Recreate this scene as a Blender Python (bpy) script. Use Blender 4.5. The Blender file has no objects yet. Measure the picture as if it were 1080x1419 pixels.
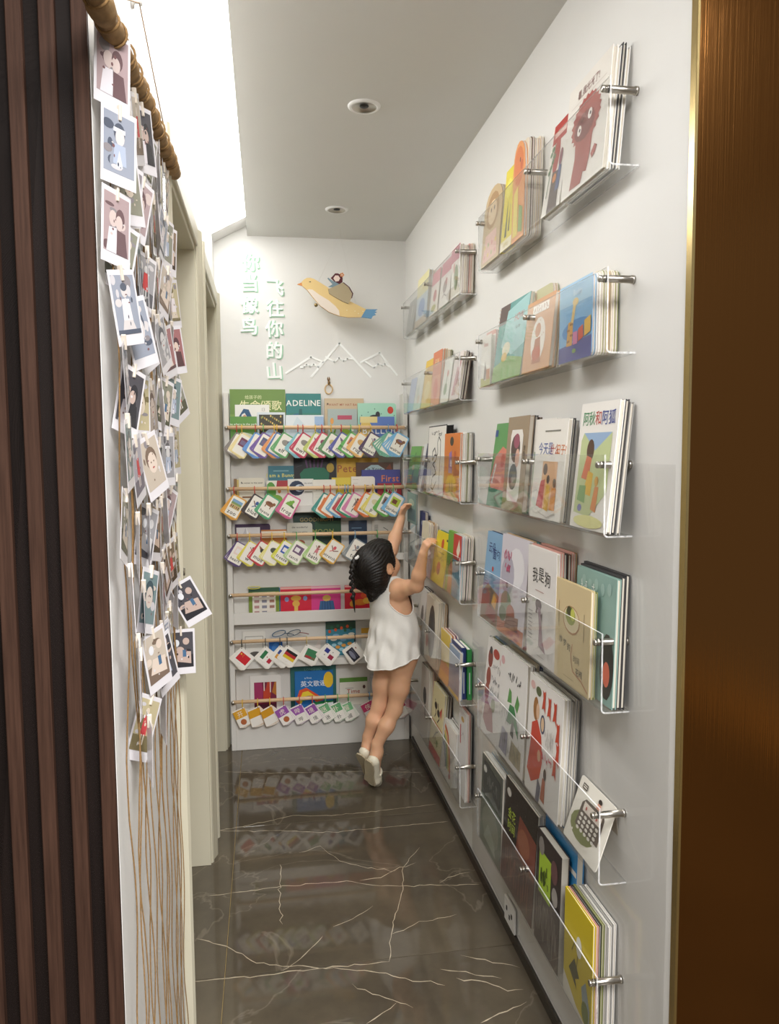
import bpy, bmesh, math, random
import numpy as np
from mathutils import Vector, Matrix
R_ = random.Random(7)
scene = bpy.context.scene
COL = scene.collection

# ---------------------------------------------------------------- camera, world, lights, exposure
cam_data = bpy.data.cameras.new('camera')
cam = bpy.data.objects.new('camera', cam_data)
COL.objects.link(cam)
scene.camera = cam
cam_data.sensor_fit = 'VERTICAL'
cam_data.sensor_height = 36.0
cam_data.lens = 36.0 * 1068.58 / 1419.0
cam_data.clip_start = 0.02
YAW, PITCH, ROLL = math.radians(9.1064), math.radians(4.6515), math.radians(-0.4326)
_f = Vector((math.sin(YAW) * math.cos(PITCH), math.cos(YAW) * math.cos(PITCH), -math.sin(PITCH)))
_r = Vector((math.cos(YAW), -math.sin(YAW), 0))
_u = _r.cross(_f)
_r2 = math.cos(ROLL) * _r + math.sin(ROLL) * _u
_u2 = -math.sin(ROLL) * _r + math.cos(ROLL) * _u
m = Matrix((_r2, _u2, -_f)).transposed().to_4x4()
m.translation = (0, 0, 1.35)
cam.matrix_world = m

scene.view_settings.view_transform = 'Standard'
scene.view_settings.look = 'None'
scene.view_settings.gamma = 1.0
scene.view_settings.use_curve_mapping = False
scene.view_settings.exposure = 0.0
scene.cycles.max_bounces = 10
scene.cycles.diffuse_bounces = 6
scene.cycles.transparent_max_bounces = 40

world = bpy.data.worlds.new('world')
scene.world = world
world.use_nodes = True
bg = world.node_tree.nodes['Background']
bg.inputs[0].default_value = (1.0, 0.95, 0.90, 1)
bg.inputs[1].default_value = 0.27

COVE_STRENGTH = 13.0

def lamp(name, loc, energy, sx, sy, color, rot=(0, 0, 0)):
    d = bpy.data.lights.new(name, 'AREA')
    d.shape = 'RECTANGLE'
    d.size, d.size_y = sx, sy
    d.energy = energy
    d.color = color
    o = bpy.data.objects.new(name, d)
    o.location = loc
    o.rotation_euler = rot
    COL.objects.link(o)
    return o

# unseen fill lights, added behind the camera to brighten the corridor
lamp('fill_light_near', (0.55, -0.5, 2.58), 138.0, 1.2, 0.9, (1.0, 0.985, 0.97))
lamp('fill_light_rear', (0.45, -2.3, 2.55), 110.0, 1.4, 0.9, (1.0, 0.985, 0.97))

# ---------------------------------------------------------------- materials
def lin(c):
    if isinstance(c, str):
        c = [int(c[i:i + 2], 16) / 255 for i in (0, 2, 4)]
    return tuple(x / 12.92 if x <= 0.04045 else ((x + 0.055) / 1.055) ** 2.4 for x in c[:3])

MATS = {}
def nodes_mat(name):
    mt = bpy.data.materials.new(name)
    mt.use_nodes = True
    nt = mt.node_tree
    return mt, nt, nt.nodes['Principled BSDF']

def N(nt, t, **kw):
    n = nt.nodes.new(t)
    for k, v in kw.items():
        setattr(n, k, v)
    return n

def simple(name, col, rough=0.5, metal=0.0, noise=0.06, nscale=30, bump=0.0, stretch=(1, 1, 1), spec=0.5, sss=0.0):
    if name in MATS:
        return MATS[name]
    mt, nt, b = nodes_mat(name)
    c = lin(col)
    tc = N(nt, 'ShaderNodeTexCoord')
    mp = N(nt, 'ShaderNodeMapping')
    mp.inputs['Scale'].default_value = stretch
    nz = N(nt, 'ShaderNodeTexNoise')
    nz.inputs['Scale'].default_value = nscale
    nz.inputs['Detail'].default_value = 5
    nt.links.new(tc.outputs['Object'], mp.inputs[0])
    nt.links.new(mp.outputs[0], nz.inputs['Vector'])
    rp = N(nt, 'ShaderNodeValToRGB')
    rp.color_ramp.elements[0].position = 0.3
    rp.color_ramp.elements[1].position = 0.7
    rp.color_ramp.elements[0].color = tuple(max(0, x * (1 - noise)) for x in c) + (1,)
    rp.color_ramp.elements[1].color = tuple(min(1, x * (1 + noise)) for x in c) + (1,)
    nt.links.new(nz.outputs['Fac'], rp.inputs[0])
    nt.links.new(rp.outputs[0], b.inputs['Base Color'])
    b.inputs['Roughness'].default_value = rough
    b.inputs['Metallic'].default_value = metal
    b.inputs['Specular IOR Level'].default_value = spec
    if sss:
        b.inputs['Subsurface Weight'].default_value = sss
        b.inputs['Subsurface Radius'].default_value = (0.012, 0.005, 0.003)
        b.inputs['Subsurface Scale'].default_value = 0.6
    if bump:
        bp = N(nt, 'ShaderNodeBump')
        bp.inputs['Strength'].default_value = bump
        bp.inputs['Distance'].default_value = 0.002
        nt.links.new(nz.outputs['Fac'], bp.inputs['Height'])
        nt.links.new(bp.outputs[0], b.inputs['Normal'])
    MATS[name] = mt
    return mt

def printed(name, rough, spec=0.5):
    mt, nt, b = nodes_mat(name)
    at = N(nt, 'ShaderNodeAttribute', attribute_name='col')
    nt.links.new(at.outputs['Color'], b.inputs['Base Color'])
    nz = N(nt, 'ShaderNodeTexNoise')
    nz.inputs['Scale'].default_value = 60
    mr = N(nt, 'ShaderNodeMapRange')
    mr.inputs[3].default_value = rough - 0.06
    mr.inputs[4].default_value = rough + 0.06
    nt.links.new(nz.outputs['Fac'], mr.inputs[0])
    nt.links.new(mr.outputs[0], b.inputs['Roughness'])
    b.inputs['Specular IOR Level'].default_value = spec
    MATS[name] = mt
    return mt
PAPER = printed('coated_paper', 0.45)
MATTE = printed('matte_paper', 0.75, 0.3)
GLOSSY = printed('glossy_print', 0.25)

WALL = simple('white_wall_paint', 'e6e5e2', 0.55, noise=0.012, nscale=4, bump=0.04)
CEIL = simple('ceiling_paint', 'd7d6d2', 0.7, noise=0.01, nscale=3)
DOORW = simple('cream_door_lacquer', 'c9c3ae', 0.4, noise=0.015, nscale=6)
SHELFW = simple('white_shelf_board', 'dddad4', 0.45, noise=0.015, nscale=8)
DOWEL = simple('pale_wood_dowel', 'd9b892', 0.5, noise=0.12, nscale=25, stretch=(0.08, 1, 1), bump=0.05)
STEEL = simple('brushed_steel', 'b9b4ac', 0.28, 1.0, noise=0.05, nscale=200, stretch=(1, 1, 0.05))
DARKSTONE = simple('dark_stone_skirting', '2e2823', 0.25, noise=0.2, nscale=20)
GROUT = simple('golden_grout', 'a08a5c', 0.5, noise=0.1)
BRASS = simple('polished_brass', 'c9b27c', 0.22, 1.0, noise=0.03)
TWINE = simple('jute_twine', '86673f', 0.9, noise=0.25, nscale=300, bump=0.3)
ROPE = simple('jute_wrapped_stick', '94754d', 0.85, noise=0.28, nscale=60, bump=0.5)
WHITEPL = simple('white_plastic', 'e9e8e6', 0.35, noise=0.01)
BLACKPL = simple('black_plastic', '1c1b1b', 0.4, noise=0.1)

def walnut(name, c0, c1):
    mt, nt, b = nodes_mat(name)
    tc = N(nt, 'ShaderNodeTexCoord'); mp = N(nt, 'ShaderNodeMapping')
    mp.inputs['Scale'].default_value = (60, 60, 2.2)
    nz = N(nt, 'ShaderNodeTexNoise')
    nz.inputs['Scale'].default_value = 3.0; nz.inputs['Detail'].default_value = 8; nz.inputs['Roughness'].default_value = 0.65
    rp = N(nt, 'ShaderNodeValToRGB')
    rp.color_ramp.elements[0].position = 0.3; rp.color_ramp.elements[1].position = 0.72
    rp.color_ramp.elements[0].color = lin(c0) + (1,); rp.color_ramp.elements[1].color = lin(c1) + (1,)
    oi = N(nt, 'ShaderNodeObjectInfo')
    ad = N(nt, 'ShaderNodeVectorMath', operation='ADD')
    nt.links.new(tc.outputs['Object'], mp.inputs[0]); nt.links.new(mp.outputs[0], ad.inputs[0])
    cx = N(nt, 'ShaderNodeCombineXYZ'); ml = N(nt, 'ShaderNodeMath', operation='MULTIPLY'); ml.inputs[1].default_value = 37
    nt.links.new(oi.outputs['Random'], ml.inputs[0]); nt.links.new(ml.outputs[0], cx.inputs[2]); nt.links.new(ml.outputs[0], cx.inputs[0])
    nt.links.new(cx.outputs[0], ad.inputs[1]); nt.links.new(ad.outputs[0], nz.inputs['Vector'])
    nt.links.new(nz.outputs['Fac'], rp.inputs[0]); nt.links.new(rp.outputs[0], b.inputs['Base Color'])
    b.inputs['Roughness'].default_value = 0.6
    b.inputs['Specular IOR Level'].default_value = 0.15
    MATS[name] = mt
    return mt
WALNUT = walnut('walnut_slat_veneer', '2e1e17', '4d362b')
WALNUT_D = walnut('dark_backing_felt', '150f0d', '1e1613')

def bronze():
    mt, nt, b = nodes_mat('brushed_bronze')
    tc = N(nt, 'ShaderNodeTexCoord'); mp = N(nt, 'ShaderNodeMapping')
    mp.inputs['Scale'].default_value = (400, 400, 3)
    nz = N(nt, 'ShaderNodeTexNoise'); nz.inputs['Scale'].default_value = 1.0; nz.inputs['Detail'].default_value = 4
    nt.links.new(tc.outputs['Object'], mp.inputs[0]); nt.links.new(mp.outputs[0], nz.inputs['Vector'])
    b.inputs['Base Color'].default_value = lin('83592f') + (1,)
    b.inputs['Metallic'].default_value = 1.0
    b.inputs['Roughness'].default_value = 0.17
    b.inputs['Anisotropic'].default_value = 0.3
    big = N(nt, 'ShaderNodeTexNoise'); big.inputs['Scale'].default_value = 2.2; big.inputs['Detail'].default_value = 1
    mx = N(nt, 'ShaderNodeMath', operation='MULTIPLY_ADD'); mx.inputs[1].default_value = 0.04
    nt.links.new(nz.outputs['Fac'], mx.inputs[0]); nt.links.new(big.outputs['Fac'], mx.inputs[2])
    bp = N(nt, 'ShaderNodeBump'); bp.inputs['Strength'].default_value = 0.25; bp.inputs['Distance'].default_value = 0.02
    nt.links.new(mx.outputs[0], bp.inputs['Height']); nt.links.new(bp.outputs[0], b.inputs['Normal'])
    MATS['brushed_bronze'] = mt
    return mt
BRONZE = bronze()

def marble():
    mt, nt, b = nodes_mat('dark_marble_tile')
    tc = N(nt, 'ShaderNodeTexCoord')
    n1 = N(nt, 'ShaderNodeTexNoise'); n1.inputs['Scale'].default_value = 2.5; n1.inputs['Detail'].default_value = 8; n1.inputs['Roughness'].default_value = 0.62
    nt.links.new(tc.outputs['Object'], n1.inputs['Vector'])
    rp = N(nt, 'ShaderNodeValToRGB')
    rp.color_ramp.elements[0].position = 0.32; rp.color_ramp.elements[1].position = 0.7
    rp.color_ramp.elements[0].color = lin('463f35') + (1,); rp.color_ramp.elements[1].color = lin('605748') + (1,)
    nt.links.new(n1.outputs['Fac'], rp.inputs[0])
    # faint hairline veins
    n2 = N(nt, 'ShaderNodeTexNoise'); n2.inputs['Scale'].default_value = 1.6; n2.inputs['Detail'].default_value = 6; n2.inputs['Distortion'].default_value = 0.9
    nt.links.new(tc.outputs['Object'], n2.inputs['Vector'])
    s = N(nt, 'ShaderNodeMath', operation='SUBTRACT'); s.inputs[1].default_value = 0.5
    a = N(nt, 'ShaderNodeMath', operation='ABSOLUTE')
    r2 = N(nt, 'ShaderNodeMapRange'); r2.inputs[1].default_value = 0.0; r2.inputs[2].default_value = 0.006; r2.inputs[3].default_value = 0.30; r2.inputs[4].default_value = 0.0
    nt.links.new(n2.outputs['Fac'], s.inputs[0]); nt.links.new(s.outputs[0], a.inputs[0]); nt.links.new(a.outputs[0], r2.inputs[0])
    mx = N(nt, 'ShaderNodeMix', data_type='RGBA')
    nt.links.new(r2.outputs[0], mx.inputs[0]); nt.links.new(rp.outputs[0], mx.inputs[6]); mx.inputs[7].default_value = lin('8f8576') + (1,)
    nt.links.new(mx.outputs[2], b.inputs['Base Color'])
    b.inputs['Roughness'].default_value = 0.045
    b.inputs['Specular IOR Level'].default_value = 0.6
    MATS['dark_marble_tile'] = mt
    return mt
MARBLE = marble()
VEIN = simple('pale_marble_vein', 'b3a690', 0.08, noise=0.15, nscale=40)

def acrylic(name, tint, gloss, rough=0.02, haze=0.0):
    mt = bpy.data.materials.new(name); mt.use_nodes = True
    nt = mt.node_tree; nt.nodes.clear()
    out = N(nt, 'ShaderNodeOutputMaterial')
    tr = N(nt, 'ShaderNodeBsdfTransparent'); tr.inputs[0].default_value = tint + (1,)
    gl = N(nt, 'ShaderNodeBsdfGlossy'); gl.inputs['Roughness'].default_value = rough
    lw_ = N(nt, 'ShaderNodeLayerWeight'); lw_.inputs[0].default_value = 0.5
    pw = N(nt, 'ShaderNodeMath', operation='POWER'); pw.inputs[1].default_value = 5.0
    ml = N(nt, 'ShaderNodeMath', operation='MULTIPLY_ADD'); ml.inputs[1].default_value = 0.9 * gloss; ml.inputs[2].default_value = 0.035 * gloss
    nt.links.new(lw_.outputs['Facing'], pw.inputs[0]); nt.links.new(pw.outputs[0], ml.inputs[0])
    mx = N(nt, 'ShaderNodeMixShader')
    nt.links.new(ml.outputs[0], mx.inputs[0]); nt.links.new(tr.outputs[0], mx.inputs[1]); nt.links.new(gl.outputs[0], mx.inputs[2])
    last = mx
    if haze:
        df = N(nt, 'ShaderNodeBsdfDiffuse'); df.inputs[0].default_value = (0.95, 0.955, 0.96, 1)
        nz = N(nt, 'ShaderNodeTexNoise'); nz.inputs['Scale'].default_value = 14
        mh = N(nt, 'ShaderNodeMath', operation='MULTIPLY'); mh.inputs[1].default_value = haze * 2
        nt.links.new(nz.outputs['Fac'], mh.inputs[0])
        m2 = N(nt, 'ShaderNodeMixShader')
        nt.links.new(mh.outputs[0], m2.inputs[0]); nt.links.new(mx.outputs[0], m2.inputs[1]); nt.links.new(df.outputs[0], m2.inputs[2])
        last = m2
    nt.links.new(last.outputs[0], out.inputs[0])
    MATS[name] = mt
    return mt
ACRYL = acrylic('clear_acrylic', (0.985, 0.99, 0.99), 0.9, 0.02, 0.02)
ACRYL_EDGE = acrylic('acrylic_cut_edge', (0.95, 0.96, 0.97), 1.0, 0.15, 0.42)  # edge glow of piped light put into the colour as whitish haze
FILM = acrylic('clear_wall_film', (0.985, 0.985, 0.985), 1.0, 0.1, 0.02)
SLEEVE = acrylic('photo_sleeve', (0.93, 0.93, 0.95), 1.0, 0.1, 0.10)

def emitter(name, col, s):
    mt = bpy.data.materials.new(name); mt.use_nodes = True
    nt = mt.node_tree; nt.nodes.clear()
    out = N(nt, 'ShaderNodeOutputMaterial'); e = N(nt, 'ShaderNodeEmission')
    e.inputs[0].default_value = col + (1,); e.inputs[1].default_value = s
    nt.links.new(e.outputs[0], out.inputs[0])
    MATS[name] = mt
    return mt
COVE = emitter('cove_diffuser', (1.0, 0.99, 0.965), COVE_STRENGTH)

# ---------------------------------------------------------------- helpers
def link(name, mesh, parent=None, loc=None, rot=None):
    o = bpy.data.objects.new(name, mesh)
    COL.objects.link(o)
    if parent is not None:
        o.parent = parent
    if loc is not None:
        o.location = loc
    if rot is not None:
        o.rotation_euler = rot
    return o

def tag(o, label, cat, group=None):
    o['label'] = label
    o['category'] = cat
    if group:
        o['group'] = group
    return o

def thing(name, label, cat, loc=(0, 0, 0), rot=(0, 0, 0), group=None):
    return tag(link(name, None, None, loc, rot), label, cat, group)

def struct(o):
    o['kind'] = 'structure'
    return o

_lc = {}
def lc(c):
    if c not in _lc:
        _lc[c] = lin(c) + (1.0,)
    return _lc[c]

class MB:
    def __init__(self):
        self.v, self.f, self.mi, self.c, self.sm = [], [], [], [], []
    def add(self, vs, fs, col='ffffff', mi=0, smooth=False):
        o = len(self.v)
        self.v += [tuple(p) for p in vs]
        for f in fs:
            self.f.append(tuple(i + o for i in f)); self.mi.append(mi); self.c.append(col); self.sm.append(smooth)
        return self
    def box(self, x0, y0, z0, x1, y1, z1, col='ffffff', mi=0):
        x0, x1 = min(x0, x1), max(x0, x1); y0, y1 = min(y0, y1), max(y0, y1); z0, z1 = min(z0, z1), max(z0, z1)
        v = [(x0, y0, z0), (x1, y0, z0), (x1, y1, z0), (x0, y1, z0), (x0, y0, z1), (x1, y0, z1), (x1, y1, z1), (x0, y1, z1)]
        return self.add(v, [(0, 3, 2, 1), (4, 5, 6, 7), (0, 1, 5, 4), (1, 2, 6, 5), (2, 3, 7, 6), (3, 0, 4, 7)], col, mi)
    def bbox(self, x0, y0, z0, x1, y1, z1, b=0.002, col='ffffff', mi=0):
        # box with chamfered edges
        bm = bmesh.new()
        bmesh.ops.create_cube(bm, size=1)
        for v in bm.verts:
            v.co = Vector(((x0 + x1) / 2 + v.co.x * abs(x1 - x0), (y0 + y1) / 2 + v.co.y * abs(y1 - y0), (z0 + z1) / 2 + v.co.z * abs(z1 - z0)))
        bmesh.ops.bevel(bm, geom=bm.edges[:], offset=b, segments=1, affect='EDGES')
        bm.verts.index_update()
        self.add([v.co[:] for v in bm.verts], [tuple(v.index for v in f.verts) for f in bm.faces], col, mi)
        bm.free()
        return self
    def prism(self, poly, axis, a, b, col='ffffff', mi=0, sidecol=None, smooth=False):
        # poly in the two other axes, extruded along axis from a to b
        n = len(poly)
        def P(p, t):
            if axis == 'x': return (t, p[0], p[1])
            if axis == 'y': return (p[0], t, p[1])
            return (p[0], p[1], t)
        vs = [P(p, a) for p in poly] + [P(p, b) for p in poly]
        self.add(vs, [tuple(range(n)), tuple(range(2 * n - 1, n - 1, -1))], col, mi)
        self.add(vs, [(i, (i + 1) % n, n + (i + 1) % n, n + i) for i in range(n)], sidecol or col, mi, smooth)
        return self
    def tube(self, pts, r, n=8, col='ffffff', mi=0, closed=False, caps=True):
        pts = [Vector(p) for p in pts]
        m_ = len(pts)
        rr = r if isinstance(r, (list, tuple)) else [r] * m_
        vs = []
        prev = None
        for i, p in enumerate(pts):
            if closed:
                t = pts[(i + 1) % m_] - pts[i - 1]
            else:
                t = pts[min(i + 1, m_ - 1)] - pts[max(i - 1, 0)]
            t.normalize()
            if prev is None:
                a = Vector((0, 0, 1)) if abs(t.z) < 0.9 else Vector((1, 0, 0))
                u = t.cross(a).normalized()
            else:
                u = (prev - t * prev.dot(t)).normalized()
            prev = u
            w = t.cross(u)
            for k in range(n):
                an = 2 * math.pi * k / n
                vs.append(p + (u * math.cos(an) + w * math.sin(an)) * rr[i])
        fs = []
        for i in range(m_ if closed else m_ - 1):
            j = (i + 1) % m_
            for k in range(n):
                fs.append((i * n + k, i * n + (k + 1) % n, j * n + (k + 1) % n, j * n + k))
        self.add(vs, fs, col, mi, True)
        if caps and not closed:
            o = len(self.v) - len(vs)
            for base, rev in ((0, True), ((m_ - 1) * n, False)):
                f = [o + base + k for k in range(n)]
                self.f.append(tuple(reversed(f)) if rev else tuple(f)); self.mi.append(mi); self.c.append(col); self.sm.append(False)
        return self
    def lathe(self, prof, n=20, axis='z', origin=(0, 0, 0), col='ffffff', mi=0):
        vs = []
        for r, t in prof:
            for k in range(n):
                a = 2 * math.pi * k / n
                c, s = r * math.cos(a), r * math.sin(a)
                p = {'z': (c, s, t), 'x': (t, c, s), 'y': (s, t, c)}[axis]
                vs.append((p[0] + origin[0], p[1] + origin[1], p[2] + origin[2]))
        fs = []
        for i in range(len(prof) - 1):
            for k in range(n):
                fs.append((i * n + k, i * n + (k + 1) % n, (i + 1) * n + (k + 1) % n, (i + 1) * n + k))
        return self.add(vs, fs, col, mi, True)
    def mesh(self, name, mats):
        me = bpy.data.meshes.new(name)
        me.from_pydata(self.v, [], self.f)
        for mt in (mats if isinstance(mats, (list, tuple)) else [mats]):
            me.materials.append(mt)
        nf = len(self.f)
        me.polygons.foreach_set('material_index', self.mi)
        me.polygons.foreach_set('use_smooth', self.sm)
        at = me.color_attributes.new('col', 'FLOAT_COLOR', 'CORNER')
        buf = []
        for f, c in zip(self.f, self.c):
            buf.extend(lc(c) * len(f))
        at.data.foreach_set('color', buf)
        me.update()
        return me
    def build(self, name, mats, parent=None, loc=None, rot=None):
        return link(name, self.mesh(name, mats), parent, loc, rot)

# ---------------------------------------------------------------- glyphs for printed lettering
TEXTS = set()
_glyph = {}
def load_glyphs(chars):
    obs = {}
    for ch in chars:
        if ch == ' ':
            continue
        cu = bpy.data.curves.new('glyph', 'FONT')
        cu.body = ch
        cu.resolution_u = 2
        cu.offset = 0.004 if ord(ch) > 0x2e80 else 0.012
        o = bpy.data.objects.new('glyph', cu)
        COL.objects.link(o)
        obs[ch] = o
    dg = bpy.context.evaluated_depsgraph_get()
    for ch, o in obs.items():
        me = bpy.data.meshes.new_from_object(o.evaluated_get(dg))
        vs = [(v.co.x, v.co.y) for v in me.vertices]
        fs = [tuple(p.vertices) for p in me.polygons]
        _glyph[ch] = (vs, fs, max([v[0] for v in vs], default=0.3))
        bpy.data.meshes.remove(me)
    for o in obs.values():
        cu = o.data
        bpy.data.objects.remove(o)
        bpy.data.curves.remove(cu)

def layout(s):
    """all vertices and faces of a string, centred on x, baseline z=0, in em"""
    x = 0; V, F = [], []
    for ch in s:
        if ch == ' ':
            x += 0.3; continue
        vs, fs, w = _glyph[ch]
        o = len(V)
        V += [(a + x, b) for a, b in vs]
        F += [tuple(i + o for i in f) for f in fs]
        x += (1.0 if ord(ch) > 0x2e80 else w + 0.07)
    return [(a - x / 2, b) for a, b in V], F

# ---------------------------------------------------------------- flat print: list of shapes in u,v (0..1) on a w x h card
def art(mb, items, w, h, y=-0.0004, u0=None, v0=0.0, step=0.00006):
    """the front faces -y; u runs right, v up; every shape is its own thin layer of ink"""
    u0 = -w / 2 if u0 is None else u0
    def P(u, v):
        return (u0 + min(max(u, 0), 1) * w, yy, v0 + min(max(v, 0), 1) * h)
    for k, it in enumerate(items):
        yy = y - k * step
        t = it[0]
        if t == 'r':
            _, a, b, c, d, col = it
            mb.add([P(a, b), P(c, b), P(c, d), P(a, d)], [(0, 1, 2, 3)], col)
        elif t == 'e':
            _, a, b, ru, rv, col = it
            n = 14
            mb.add([P(a + ru * math.cos(2 * math.pi * i / n), b + rv * math.sin(2 * math.pi * i / n)) for i in range(n)], [tuple(range(n))], col)
        elif t == 'p':
            _, pts, col = it
            area = sum(pts[i - 1][0] * q[1] - q[0] * pts[i - 1][1] for i, q in enumerate(pts))
            if area < 0:
                pts = list(reversed(pts))
            mb.add([P(*q) for q in pts], [tuple(range(len(pts)))], col)
        elif t == 'l':
            _, pts, wd, col = it
            for (a, b), (c, d) in zip(pts, pts[1:]):
                dx, dy = (c - a) * w, (d - b) * h
                L = math.hypot(dx, dy) or 1
                nx, ny = -dy / L * wd * w / 2 / w, dx / L * wd * w / 2 / h
                mb.add([P(a - nx, b - ny), P(c - nx, d - ny), P(c + nx, d + ny), P(a + nx, b + ny)], [(0, 1, 2, 3)], col)
        elif t == 't':
            s, a, b, size, col = it[1:6]
            rot = it[6] if len(it) > 6 else 0
            V, F = layout(s)
            cr, sr = math.cos(rot), math.sin(rot)
            sz = size * h
            mb.add([(u0 + a * w + (x * cr - z * sr) * sz, yy, v0 + b * h + (x * sr + z * cr) * sz) for x, z in V], F, col)
        elif t == 'v':   # vertical text, top at v
            s, a, b, size, col = it[1:6]
            for i, ch in enumerate(s):
                V, F = layout(ch)
                sz = size * h
                mb.add([(u0 + a * w + x * sz, yy, v0 + b * h - (i + 0.8) * sz * 1.05 + z * sz) for x, z in V], F, col)
    return mb
def scrib(u, v, w, h, col, n=6, wd=0.012, seed=1):
    """an unreadable handwritten line"""
    r = random.Random(seed)
    out = []
    for i in range(n):
        a = u + w * i / n
        out.append(('l', [(a + r.random() * w / n * .8, v + r.random() * h) for _ in range(4)], wd, col))
    return out
def shag(u, v, ru, rv, col, n=40, depth=.12, seed=1):
    r = random.Random(seed)
    return ('p', [(u + ru * (1 + (depth if i % 2 else -depth * r.random())) * math.cos(2 * math.pi * i / n), v + rv * (1 + (depth if i % 2 else -depth * r.random())) * math.sin(2 * math.pi * i / n)) for i in range(n)], col)
def lines(u0, u1, v0, dv, n, col, wd=0.006):
    return [('r', u0, v0 - i * dv - wd, u1 - (0.1 * (i % 3)) * (u1 - u0), v0 - i * dv, col) for i in range(n)]
# ================================================================ the setting
XR, XL, YB, ZC = 0.648, -0.205, 3.53, 2.29
YS = 1.035      # the slat clad end of the left wall
YE = 1.127      # where the right wall meets the bronze casing

mb = MB().box(-2.6, -2.6, -0.06, 2.6, 3.6, -0.004)
floor = struct(mb.build('floor', GROUT))
xs = [-2.53 + 0.8 * i for i in range(7)]
ys = [-2.85 + 0.796 * i for i in range(9)]
tile_mb = MB().bbox(0.001, 0.001, -0.0035, 0.799, 0.795, 0.0, 0.0008)
tile_me = tile_mb.mesh('floor_tile', MARBLE)
for x in xs[1:6]:
    for y in ys[:8]:
        if y > 3.4:
            continue
        t = link('floor_tile', tile_me, floor, (x, y, 0))
VEINS = [[(-0.2, 3.226), (-0.023, 3.178), (0.366, 3.129), (0.626, 3.072)], [(-0.2, 2.713), (-0.072, 2.735), (0.074, 2.779), (0.196, 2.758), (0.346, 2.758), (0.618, 2.779)], [(-0.2, 2.713), (0.011, 2.676), (0.21, 2.629), (0.39, 2.634), (0.63, 2.637)], [(-0.2, 2.301), (0.027, 2.32), (0.245, 2.31), (0.304, 2.277), (0.405, 2.254), (0.632, 2.224)], [(0.266, 2.307), (0.331, 2.315), (0.402, 2.358), (0.462, 2.382)], [(0.087, 2.512), (0.156, 2.544), (0.215, 2.436), (0.296, 2.376), (0.389, 2.344)], [(-0.217, 2.103), (-0.114, 2.035), (-0.051, 1.968), (0.018, 1.943), (0.148, 1.914), (0.265, 1.874), (0.345, 1.829), (0.421, 1.799)], [(-0.214, 1.922), (-0.025, 1.915), (0.13, 1.917), (0.298, 1.912)], [(0.014, 1.917), (0.081, 1.98), (0.132, 2.051)], [(0.298, 1.912), (0.316, 2.011), (0.35, 2.115), (0.39, 2.229), (0.414, 2.36), (0.492, 2.474)], [(0.321, 2.026), (0.409, 2.064), (0.523, 2.085)], [(0.491, 1.905), (0.567, 1.865), (0.629, 1.831)], [(0.426, 1.86), (0.487, 1.836), (0.569, 1.8)], [(0.456, 1.818), (0.528, 1.794), (0.569, 1.756), (0.611, 1.752)], [(0.188, 1.843), (0.253, 1.789), (0.298, 1.758), (0.327, 1.736)], [(0.208, 1.703), (0.252, 1.732), (0.29, 1.76)], [(0.476, 1.658), (0.527, 1.679), (0.605, 1.709)], [(0.024, 2.448), (0.015, 2.241), (0.022, 2.123)], [(0.162, 2.084), (0.223, 2.113), (0.289, 2.168)], [(0.511, 2.255), (0.585, 2.29), (0.619, 2.294)]]
vm = MB()
for k, L in enumerate(VEINS):
    rr = random.Random(k)
    pts = []
    for (a, b), (c, d) in zip(L, L[1:]):
        n = max(2, int(math.hypot(c - a, d - b) / 0.018))
        for i in range(n):
            t = i / n
            pts.append((a + (c - a) * t + rr.gauss(0, .002), b + (d - b) * t + rr.gauss(0, .0025)))
    pts.append(L[-1])
    wid = [0.0007 + 0.0013 * rr.random() * (0.4 if k in (17, 18, 9, 10) else 1) for _ in pts]
    wid[0] = wid[-1] = 0.0002
    vs = []
    for (x, y), w in zip(pts, wid):
        horiz = abs(L[-1][0] - L[0][0]) > abs(L[-1][1] - L[0][1])
        vs += [(x, y - w, 0.00012), (x, y + w, 0.00012)] if horiz else [(x + w, y, 0.00012), (x - w, y, 0.00012)]
    vm.add(vs, [(2 * i, 2 * i + 2, 2 * i + 3, 2 * i + 1) for i in range(len(pts) - 1)])
v_ = vm.build('marble_vein', VEIN, floor)
v_['kind'] = 'stuff'

# ceiling: dropped panel over the corridor, higher ceiling over the foyer
struct(MB().box(-0.059, 0.95, ZC, XR + 0.1, YB + 0.1, ZC + 0.16).build('ceiling', CEIL))
struct(MB().box(-0.42, 0.95, ZC + 0.112, -0.059, YB + 0.1, ZC + 0.2).build('trim_1', WALL))
struct(MB().box(-2.6, -2.6, 2.62, 2.6, 0.96, 2.7).build('trim_2', CEIL))
# right wall, back wall
struct(MB().box(XR, YE, 0, XR + 0.12, YB + 0.12, ZC + 0.05).build('wall_right', WALL))
struct(MB().box(-0.45, YB, 0, XR, YB + 0.12, ZC + 0.2).build('wall_back', WALL))
struct(MB().bbox(XR - 0.009, YE + 0.004, 0, XR, 3.40, 0.032, 0.0015).build('baseboard_right', DARKSTONE))
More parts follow.
